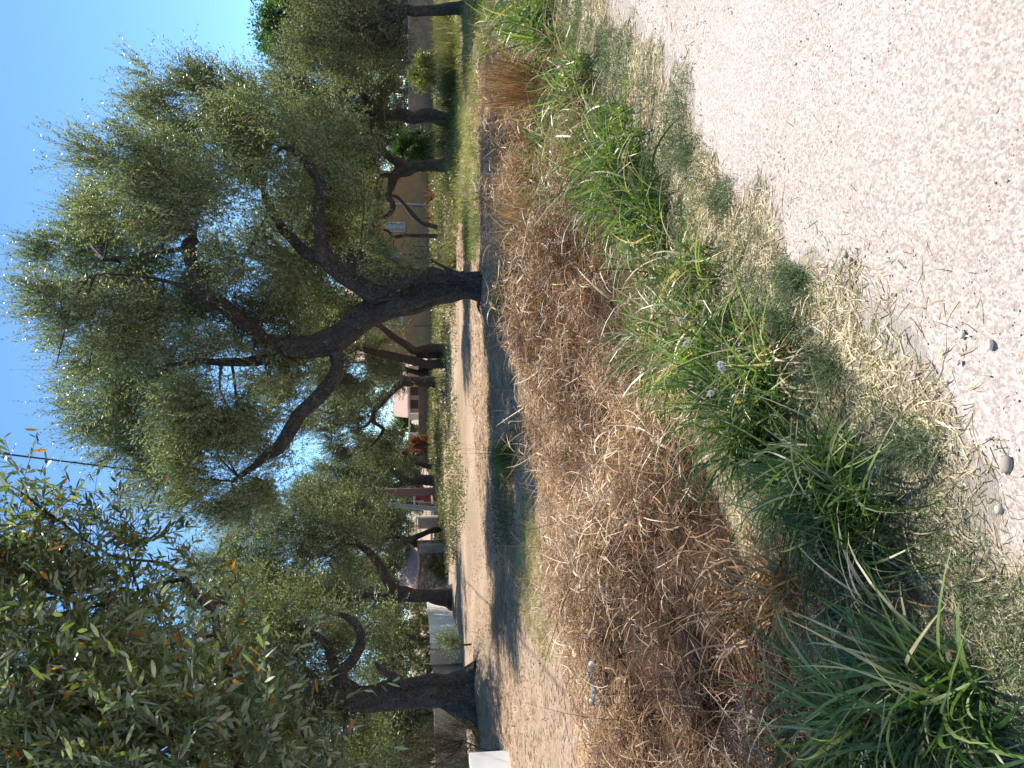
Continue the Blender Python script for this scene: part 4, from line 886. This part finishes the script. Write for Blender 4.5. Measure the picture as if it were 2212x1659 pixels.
wire = rough_mat('galvanised_wire', (0.20, 0.20, 0.20), (0.34, 0.33, 0.32), 9, rough=.6, bstr=0)
rustm = rough_mat('dark_iron', (0.05, 0.055, 0.065), (0.10, 0.10, 0.115), 9, rough=.6, bstr=.1)
def stone_wall_mat():
    mt, n, o = new_mat('rubble_masonry'); tc = N(n, 'ShaderNodeTexCoord'); mp = N(n, 'ShaderNodeMapping'); mp.inputs['Scale'].default_value = (1, 1, 2.2)
    n.links.new(tc.outputs['Object'], mp.inputs[0]); v = N(n, 'ShaderNodeTexVoronoi', feature='DISTANCE_TO_EDGE'); v.inputs['Scale'].default_value = 4.5; n.links.new(mp.outputs[0], v.inputs['Vector'])
    v2 = N(n, 'ShaderNodeTexVoronoi'); v2.inputs['Scale'].default_value = 4.5; n.links.new(mp.outputs[0], v2.inputs['Vector'])
    bw = N(n, 'ShaderNodeRGBToBW'); n.links.new(v2.outputs['Color'], bw.inputs[0])
    col = ramp(n, [(.2, (.20, .15, .12)), (.5, (.32, .25, .21)), (.8, (.44, .37, .31))], bw.outputs[0]); j = maprange(n, v.outputs['Distance'], 0, .07)
    col = mixc(n, (.09, .07, .055), col, j); p = N(n, 'ShaderNodeBsdfPrincipled'); n.links.new(col, p.inputs['Base Color']); p.inputs['Roughness'].default_value = .95
    n.links.new(bump(n, math_n(n, 'ADD', j, noise(n, 20, 4)), .8, .04), p.inputs['Normal']); n.links.new(p.outputs[0], o.inputs[0]); return mt
rubble = stone_wall_mat()

def simple(name, mat, fn, parent, smooth=False):
    mbx = MB(); fn(mbx); return mbx.build(name, [mat], parent, smooth)
# yellow house
HY = 55.0
xl = at(900, 765, HY)[0]; xr = at(900, 372, HY)[0]; ztop = 4.6
root = empty('house', ((xl+xr)/2, HY, 0), 'ochre yellow house with grey louvred shutters behind the olives', 'house')
wins = [(480, 502, 833, 873), (680, 703, 830, 869), (545, 561, 838, 866)]
wx = sorted([(at(850, b_, HY)[0], at(850, a_, HY)[0], at(d_, 829, HY)[2], at(c_, 829, HY)[2]) for a_, b_, c_, d_ in wins])
def house_wall(mb):
    xs = xl
    for (x0, x1, z0, z1) in wx:
        mb.box(((xs+x0)/2, HY, ztop/2-.1), (x0-xs, .3, ztop+.2)); mb.box(((x0+x1)/2, HY, z0/2-.1), (x1-x0, .3, z0+.2)); mb.box(((x0+x1)/2, HY, (z1+ztop)/2), (x1-x0, .3, ztop-z1)); xs = x1
    mb.box(((xs+xr)/2, HY, ztop/2-.1), (xr-xs, .3, ztop+.2))
    for xx in (xl+.15, xr-.15): mb.box((xx, HY+4.65, ztop/2-.1), (.3, 9, ztop+.2))
    mb.box(((xl+xr)/2, HY+9.3, ztop/2-.1), (xr-xl, .3, ztop+.2))
simple('wall', yel, house_wall, root)
def roof_f(mb):
    x0, x1 = xl-.5, xr+.5; y0, y1 = HY-.65, HY+9.95; ym = (y0+y1)/2; z0, z1 = ztop, ztop+1.9
    V = np.array([(x0, y0, z0), (x1, y0, z0), (x1, ym, z1), (x0, ym, z1), (x0, y1, z0), (x1, y1, z0)]); V = np.vstack([V, V+np.array([0, 0, .18])])
    mb.add(V, [(0, 3, 2, 1), (3, 4, 5, 2), (6, 7, 8, 9), (9, 8, 11, 10), (0, 1, 7, 6), (4, 10, 11, 5), (0, 6, 9, 3), (3, 9, 10, 4), (1, 2, 8, 7), (2, 5, 11, 8)])
simple('roof', tile, roof_f, root)
def downpipe(mb): tube(mb, [(at(850, 441, HY)[0], HY-.22, -.05), (at(850, 441, HY)[0], HY-.22, ztop)], [.07, .07], 8, 0, sub=1)
simple('downpipe', shut, downpipe, root, True)
for (x0, x1, z0, z1) in wx:
    wn = simple('window', darkm, lambda mb: mb.box(((x0+x1)/2, HY+.02, (z0+z1)/2), (x1-x0, .04, z1-z0)), root)
    for s_ in (0, 1):
        def sh(mb):
            w_ = (x1-x0)*.46; cx = x0+(x1-x0)*(.25 if s_ == 0 else .75)
            for zz in (z0, z1): mb.box((cx, HY-.18, zz), (w_, .05, .09))
            for q_ in (-1, 1): mb.box((cx+q_*(w_/2-.03), HY-.183, (z0+z1)/2), (.06, .05, z1-z0-.09))
            nl = 14
            for k in range(nl): mb.box((cx, HY-.175, z0+.1+(z1-z0-.2)*k/(nl-1)), (w_-.12, .03, .05))
        simple('shutter', shut, sh, root)
# chain link fence in front of the yellow house
FYc = 50.0; fx0, fx1 = at(900, 790, FYc)[0], at(900, 372, FYc)[0]
root = empty('chain_link_fence', ((fx0+fx1)/2, FYc, 0), 'thin chain link fence on slim posts in front of the yellow house', 'fence')
px_ = np.arange(fx0, fx1, 2.6)
for xx in px_: simple('post', rustm, lambda mb: tube(mb, [(xx, FYc, -.1), (xx, FYc, 1.45)], [.035, .035], 6, 0, sub=1), root)
def links(mb):
    for d_ in (-1, 1):
        for a_ in np.arange(fx0-1.3, fx1, .16):
            x0_, x1_ = (a_, a_+1.3) if d_ > 0 else (a_+1.3, a_)
            if min(x0_, x1_) < fx0 or max(x0_, x1_) > fx1: continue
            V = np.array([(x0_-.006, FYc+.004*d_, .08), (x0_+.006, FYc+.004*d_, .08), (x1_+.006, FYc+.004*d_, 1.38), (x1_-.006, FYc+.004*d_, 1.38)]); mb.add(V, [(0, 1, 2, 3)])
simple('wire_mesh', wire, links, root)
# railing wall at the far side
RY = 44.0; rx0, rx1 = at(900, 335, RY)[0], at(900, -260, RY)[0]
root = empty('garden_wall', ((rx0+rx1)/2, RY, 0), 'brown garden wall topped by a dark blue iron railing', 'wall')
zt = at(884, 829, RY)[2]; zr = at(850, 829, RY)[2]
simple('wall_base', tanw, lambda mb: mb.box(((rx0+rx1)/2, RY, (zt-.2)/2), (rx1-rx0, .25, zt+.2)), root)
simple('coping', conc, lambda mb: mb.box(((rx0+rx1)/2, RY, zt+.035), (rx1-rx0, .32, .06)), root)
def railing(mb):
    for zz in (zt+.15, zr): mb.box(((rx0+rx1)/2, RY, zz), (rx1-rx0, .04, .05))
    for a_ in np.arange(rx0, rx1, .13): mb.box((a_, RY, (zt+.065+zr)/2), (.025, .025, zr-zt-.08))
simple('railing', rustm, railing, root)
# grey house with porch
GHY = 68.0
root = empty('house', (at(900, 880, GHY)[0], GHY, 0), 'small grey pink house with a white eave and an open porch', 'house')
gx0, gx1 = at(900, 892, GHY)[0], at(900, 790, GHY)[0]; ze = at(884, 829, GHY)[2]
simple('wall', greyw, lambda mb: mb.box(((gx0+gx1)/2, GHY+3, ze/2), (gx1-gx0, 6, ze)), root)
def r2(mb):
    V = np.array([(gx0-.4, GHY-.4, ze), (gx1+.4, GHY-.4, ze+.0), (gx1+.4, GHY+3, ze+1.3), (gx0-.4, GHY+3, ze+1.3), (gx0-.4, GHY+6.4, ze), (gx1+.4, GHY+6.4, ze)]); V = np.vstack([V, V+np.array([0, 0, .15])])
    mb.add(V, [(0, 3, 2, 1), (3, 4, 5, 2), (6, 7, 8, 9), (9, 8, 11, 10), (0, 1, 7, 6), (4, 10, 11, 5), (0, 6, 9, 3), (3, 9, 10, 4), (1, 2, 8, 7), (2, 5, 11, 8)])
simple('roof', tile, r2, root)
simple('eave', white, lambda mb: mb.box(((gx0+gx1)/2, GHY-.47, ze+.06), (gx1-gx0+.8, .08, .16)), root)
for y_ in (845, 873):
    a_ = at(898, y_, GHY); simple('window', darkm, lambda mb: mb.box((a_[0], GHY-.012, a_[2]-.05), (.75, .03, 1.0)), root)
pz = at(886, 829, GHY)[2]
simple('porch_roof', white, lambda mb: mb.box((at(886, 914, GHY)[0], GHY+.5, pz+.08), (2.4, 3.2, .14)), root)
for y_ in (899, 936): a_ = at(900, y_, GHY)[0]; simple('pillar', white, lambda mb: mb.box((a_, GHY-.9, pz/2), (.30 if y_ == 936 else .55, .3, pz)), root)
# low tan wall before the grey house
root = tag(simple('low_wall', tanw, lambda mb: mb.box((at(920, 890, 62)[0], 62, .42), (8.4, .2, 1.0)), None), 'long low tan wall in front of the grey house', 'wall')

# brown beam post, blue utility pole, cable
woodm = rough_mat('weathered_brown_timber', (0.16, 0.10, 0.08), (0.26, 0.17, 0.135), 3, mapping=(8, 8, .6), bstr=.3)
bluem = rough_mat('faded_blue_steel', (0.20, 0.27, 0.34), (0.30, 0.37, 0.44), 2, rough=.6, bstr=.1)
p0 = gnd(939, 1060); Yb = 46.0; a0 = at(939, 1061, Yb); a1 = at(826, 1065, Yb)
root = empty('timber_post', (a0[0], Yb, 0), 'square brown timber post standing free in the grove', 'post')
def post(mb):
    for (c0, c1, w0, w1) in [(np.array([a0[0], Yb, -.2]), a1, .40, .50)]:
        V = []; 
        for c_, w_ in ((c0, w0), (c1, w1)):
            for sx, sy in ((-1, -1), (1, -1), (1, 1), (-1, 1)): V.append(c_+np.array([sx*w_/2, sy*w_/2, 0]))
        mb.add(V, [(0, 1, 5, 4), (1, 2, 6, 5), (2, 3, 7, 6), (3, 0, 4, 7), (4, 5, 6, 7)])
simple('shaft', woodm, post, root)
simple('top_plate', conc, lambda mb: mb.box(a1+np.array([0, 0, .04]), (.56, .56, .07)), root)
Yp = 43.0; q0 = at(951, 1101, Yp); q1 = at(562, 1066, Yp)
root = empty('utility_pole', (q0[0], Yp, 0), 'tall slim blue grey utility pole, leaning slightly, behind the leaves', 'pole')
simple('shaft', bluem, lambda mb: tube(mb, [(q0[0], Yp, -.3), (q0[0]*.7+q1[0]*.3, Yp, q1[2]*.3), q1], [.14, .12, .08], 10, 0, sub=3), root, True)
simple('crossarm', bluem, lambda mb: mb.box(q1-np.array([0, 0, .25]), (1.1, .09, .09)), root)
for s_ in (-.45, 0, .45): simple('insulator', white, lambda mb: tube(mb, [q1+np.array([s_, 0, -.2]), q1+np.array([s_, 0, -.03])], [.045, .03], 8, 0, sub=1), root, True)
cabm = rough_mat('black_cable', (0.015, 0.015, 0.017), (0.03, 0.03, 0.033), 20, rough=.5, bstr=0)
e0 = q1+np.array([0, -.1, 0]); e1 = np.array([1.75, -6.0, 8.2]); mbx = MB(); pts = []
for s_ in np.linspace(0, 1, 60):
    P = e0*(1-s_)+e1*s_; P[2] -= 4*1.9*s_*(1-s_); pts.append(P)
tube(mbx, pts, np.full(60, .013), 7, 0, sub=1); tag(mbx.build('overhead_cable', [cabm], smooth=True), 'twisted black overhead cable crossing the open sky', 'cable')

# red trailer
TY = 50.0; c0 = at(920, 1083, TY)
redm = rough_mat('faded_red_paint', (0.42, 0.04, 0.04), (0.55, 0.09, 0.07), 3, rough=.5, bstr=.1)
root = empty('trailer', (c0[0], TY, 0), 'small faded red trailer with a white cover between brown post and blue pole', 'trailer')
simple('body', redm, lambda mb: (mb.box((c0[0], TY+.7, .62), (1.0, 1.8, .7)), mb.box((c0[0]+.1, TY+.7, 1.12), (.8, 1.6, .3))), root)
simple('cover', white, lambda mb: (mb.box((c0[0], TY+.7, 1.31), (1.02, 1.85, .10)), mb.box((c0[0]+.05, TY-.215, 1.0), (.10, .03, .55))), root)
for s_ in (-.42, .42): simple('wheel', darkm, lambda mb: tube(mb, [(c0[0]+s_-.07, TY+.6, .24), (c0[0]+s_+.07, TY+.6, .24)], [.26, .26], 16, 0, sub=1), root, True)
# gate pillar and wire gate
PY = 43.0
root = empty('gate_pillar', (at(940, 1128, PY)[0], PY, 0), 'pale concrete gate pillar frame behind the small leaning trunk', 'pillar')
ga, gb = at(940, 1143, PY)[0], at(940, 1116, PY)[0]; gz = at(901, 829, PY)[2]
simple('panel', conc, lambda mb: mb.box(((ga+gb)/2, PY, gz/2), (gb-ga-.1, .16, gz-.1)), root)
simple('frame_post', white, lambda mb: mb.box((gb, PY-.02, gz/2), (.1, .24, gz)), root)
simple('frame_top', white, lambda mb: mb.box(((ga+gb)/2, PY-.02, gz+.04), (gb-ga+.12, .24, .09)), root)
root = empty('wire_gate', (at(940, 1103, 44)[0], 44, 0), 'rusty square wire gate between the blue pole and the gate pillar', 'gate')
wa, wb = at(940, 1115, 44)[0], at(940, 1085, 44)[0]; wz = at(905, 829, 44)[2]
def frame(mb):
    for zz in (.15, wz): mb.box(((wa+wb)/2, 44, zz), (wb-wa, .04, .05))
    for xx in (wa, wb): mb.box((xx, 44, wz/2), (.05, .045, wz))
simple('frame', wire, frame, root)
def grid_(mb):
    for a_ in np.arange(wa+.1, wb, .12): mb.box((a_, 44, (wz+.15)/2), (.012, .012, wz-.2))
    for a_ in np.arange(.25, wz, .12): mb.box(((wa+wb)/2, 43.99, a_), (wb-wa-.08, .012, .012))
simple('grid', wire, grid_, root)

# stone hut
SY = 36.0; hx0, hx1 = at(940, 1278, SY)[0], at(940, 1196, SY)[0]; hz = at(903, 829, SY)[2]
root = empty('stone_hut', ((hx0+hx1)/2, SY, 0), 'low rubble stone hut with a sagging faded pink tile roof', 'hut')
simple('wall', rubble, lambda mb: mb.box(((hx0+hx1)/2, SY+1.6, hz/2-.1), (hx1-hx0, 3.2, hz+.2)), root)
def r3(mb):
    nx, ny = 26, 12; V = []
    for j in range(ny):
        for i in range(nx):
            u, v_ = i/(nx-1), j/(ny-1); V.append((hx0-.25+(hx1-hx0+.35)*u, SY-.2+2.6*v_, hz+.03+.85*v_*(1-.45*u)+.035*(i % 2)+.04*math.sin(u*6)))
    n0 = len(V); V += [(a_, b_, c_-.08) for a_, b_, c_ in V]; g = grid_quads(ny, nx); q = [tuple(x) for x in g]+[tuple(x[::-1]+n0) for x in g]
    for i in range(nx-1): q.append((i+1, i, i+n0, i+1+n0))
    for j in range(ny-1): q += [(j*nx, (j+1)*nx, (j+1)*nx+n0, j*nx+n0), ((j+1)*nx-1+nx, (j+1)*nx-1, (j+1)*nx-1+n0, (j+2)*nx-1+n0)]
    mb.add(V, q)
simple('roof', tile, r3, root)
simple('block_pier', conc, lambda mb: [mb.box((hx1+.28, SY-.1, .16+.3*k), (.36, .36, .285)) for k in range(4)], root)

# white walls, stone pier, dark block wall
def wall_line(name, label, a_, b_, z0, z1, th, mat):
    A, B_ = np.array(a_), np.array(b_); d_ = B_-A; L_ = np.linalg.norm(d_); rz = math.atan2(d_[1], d_[0]); mbx = MB()
    mbx.box(((A[0]+B_[0])/2, (A[1]+B_[1])/2, (z0+z1)/2), (L_, th, z1-z0), rz=rz)
    o = mbx.build(name, [mat]); return tag(o, label, 'wall')
wa_ = at(990, 1399, 25)[:2]; wb_ = at(975, 1296, 31)[:2]
wall_line('white_wall', 'white wall panel with thin leaf shadows beyond the forked olive', wa_, wb_, -.2, at(931, 1399, 25)[2], .12, white)
wall_line('white_wall', 'bright white low wall at the corner past the root mound', at(1090, 1630, 13.2)[:2], at(1090, 1790, 11.2)[:2], -.2, .62, .15, white)
wall_line('stone_pier', 'brown stone pier at the end of the white panel', at(990, 1401, 24.9)[:2], at(990, 1428, 24.9)[:2], -.2, at(931, 1399, 25)[2]+.03, .4, conc)
wall_line('block_wall', 'dark shaded block wall behind the thick trunk', at(990, 1430, 25.1)[:2], at(990, 1660, 22)[:2], -.2, at(932, 1399, 25)[2]-.04, .2, conc)

# bushes and shrubs
def bush(name, label, cat, px, Y, blobs, mat, n_, leaf, group=None, up=.5, orange=0, seedn=50, sl=(.15, .4)):
    return tree(name, label, cat, px, Y, [[(px[0], px[1], 2.5), (px[0]-8, px[1]+1, 2), (blobs[0][0], blobs[0][1], 1)]], blobs, n_, leaf=leaf, per=10, shoot_len=sl, up=up, mat=mat, seedn=seedn, spread=.3, dshift=.1, orange=orange, seg=6, flare=1.1, group=group)
bush('tamarisk_bush', 'feathery yellow brown bush beside the corner of the white wall', 'bush', (1060, 1620), 14.2, [(1000, 1600, 45), (960, 1640, 45), (1020, 1650, 40), (950, 1590, 28), (930, 1660, 45)], 'tamarisk', 900, (.06, .009), up=1.4, seedn=51, sl=(.25, .6))
bush('red_shrub', 'round red leaved shrub by the far path', 'shrub', (922, 960), 56, [(908, 960, 14), (915, 950, 9), (900, 968, 9)], 'redleaf', 260, (.14, .06), seedn=52)
bush('yellow_green_bush', 'rounded yellow green bush growing against the stone hut', 'bush', (975, 1228), 34.5, [(945, 1225, 14), (955, 1238, 13), (938, 1214, 9), (962, 1225, 12)], 'tamarisk', 420, (.10, .03), seedn=53)
bush('green_bush', 'glossy bright green bush between two trunks at the garden wall', 'bush', (920, 320), 41, [(890, 310, 24), (880, 335, 20), (905, 340, 20), (870, 300, 18), (915, 318, 22), (910, 295, 18), (868, 325, 14), (930, 305, 20), (935, 335, 20), (925, 350, 16)], 'fresh', 900, (.17, .06), seedn=54)
bush('green_bush', 'light green bush behind the porch of the grey house', 'bush', (918, 900), 74, [(878, 905, 18), (870, 885, 14), (885, 925, 16), (862, 900, 14)], 'fresh', 500, (.26, .13), seedn=55)
bush('green_bush', 'small green bush below the railing, next to the thick black trunk', 'bush', (918, 150), 40, [(905, 155, 14), (915, 170, 16), (920, 140, 16), (935, 160, 14), (935, 130, 14), (895, 160, 8)], 'fieldgrass', 700, (.16, .05), seedn=56)
bush('leafy_sapling', 'young olive sapling in front of the white wall panel', 'sapling', (1005, 1392), 20.5, [(985, 1385, 16), (975, 1372, 12), (995, 1395, 12), (960, 1380, 10)], 'olive', 170, (.07, .02), seedn=57, up=1.)
bush('hedge', 'dark hedge closing the view behind the iron railing', 'hedge', (925, 150), 56, [(900-22*(k % 3), 385-22*k, 26) for k in range(22)], 'olive_far', 5200, (.2, .08), seedn=58)
bush('hedge', 'dark hedge at the far end of the grove behind the red leaved shrub', 'hedge', (922, 1000), 78, [(905-12*(k % 3), 938+17*k, 17) for k in range(10)], 'olive_far', 1500, (.24, .09), seedn=59)
bush('hedge', 'dark hedge behind the white wall panel', 'hedge', (960, 1340), 42, [(940-22*(k % 3), 1290+20*k, 24) for k in range(16)], 'olive_far', 2200, (.16, .06), seedn=60)
for i, (y_, sn, lab) in enumerate([(425, 61, 'dry reddish agave rosette closest to the Y shaped trunk'), (470, 62, 'dry reddish agave rosette closest to the slender stems')]):
    b = at(925, y_, 46); root = empty('agave_plant', (b[0], 46, 0), lab, 'agave', 'dry agaves before the yellow house'); mbx = MB()
    P = np.tile([[b[0], 46.0, .1]], (34, 1)); V, q, tn = ribbons(P, rng.uniform(.5, 1.2, 34), np.full(34, .10), rng.uniform(0, 6.28, 34), rng.uniform(.3, 1.4, 34), rng.uniform(-.2, .5, 34), 4, rng.uniform(0.1, .7, 34)); mbx.add(V, q, None, tn)
    mbx.build('leaves', [M['straw']], root)
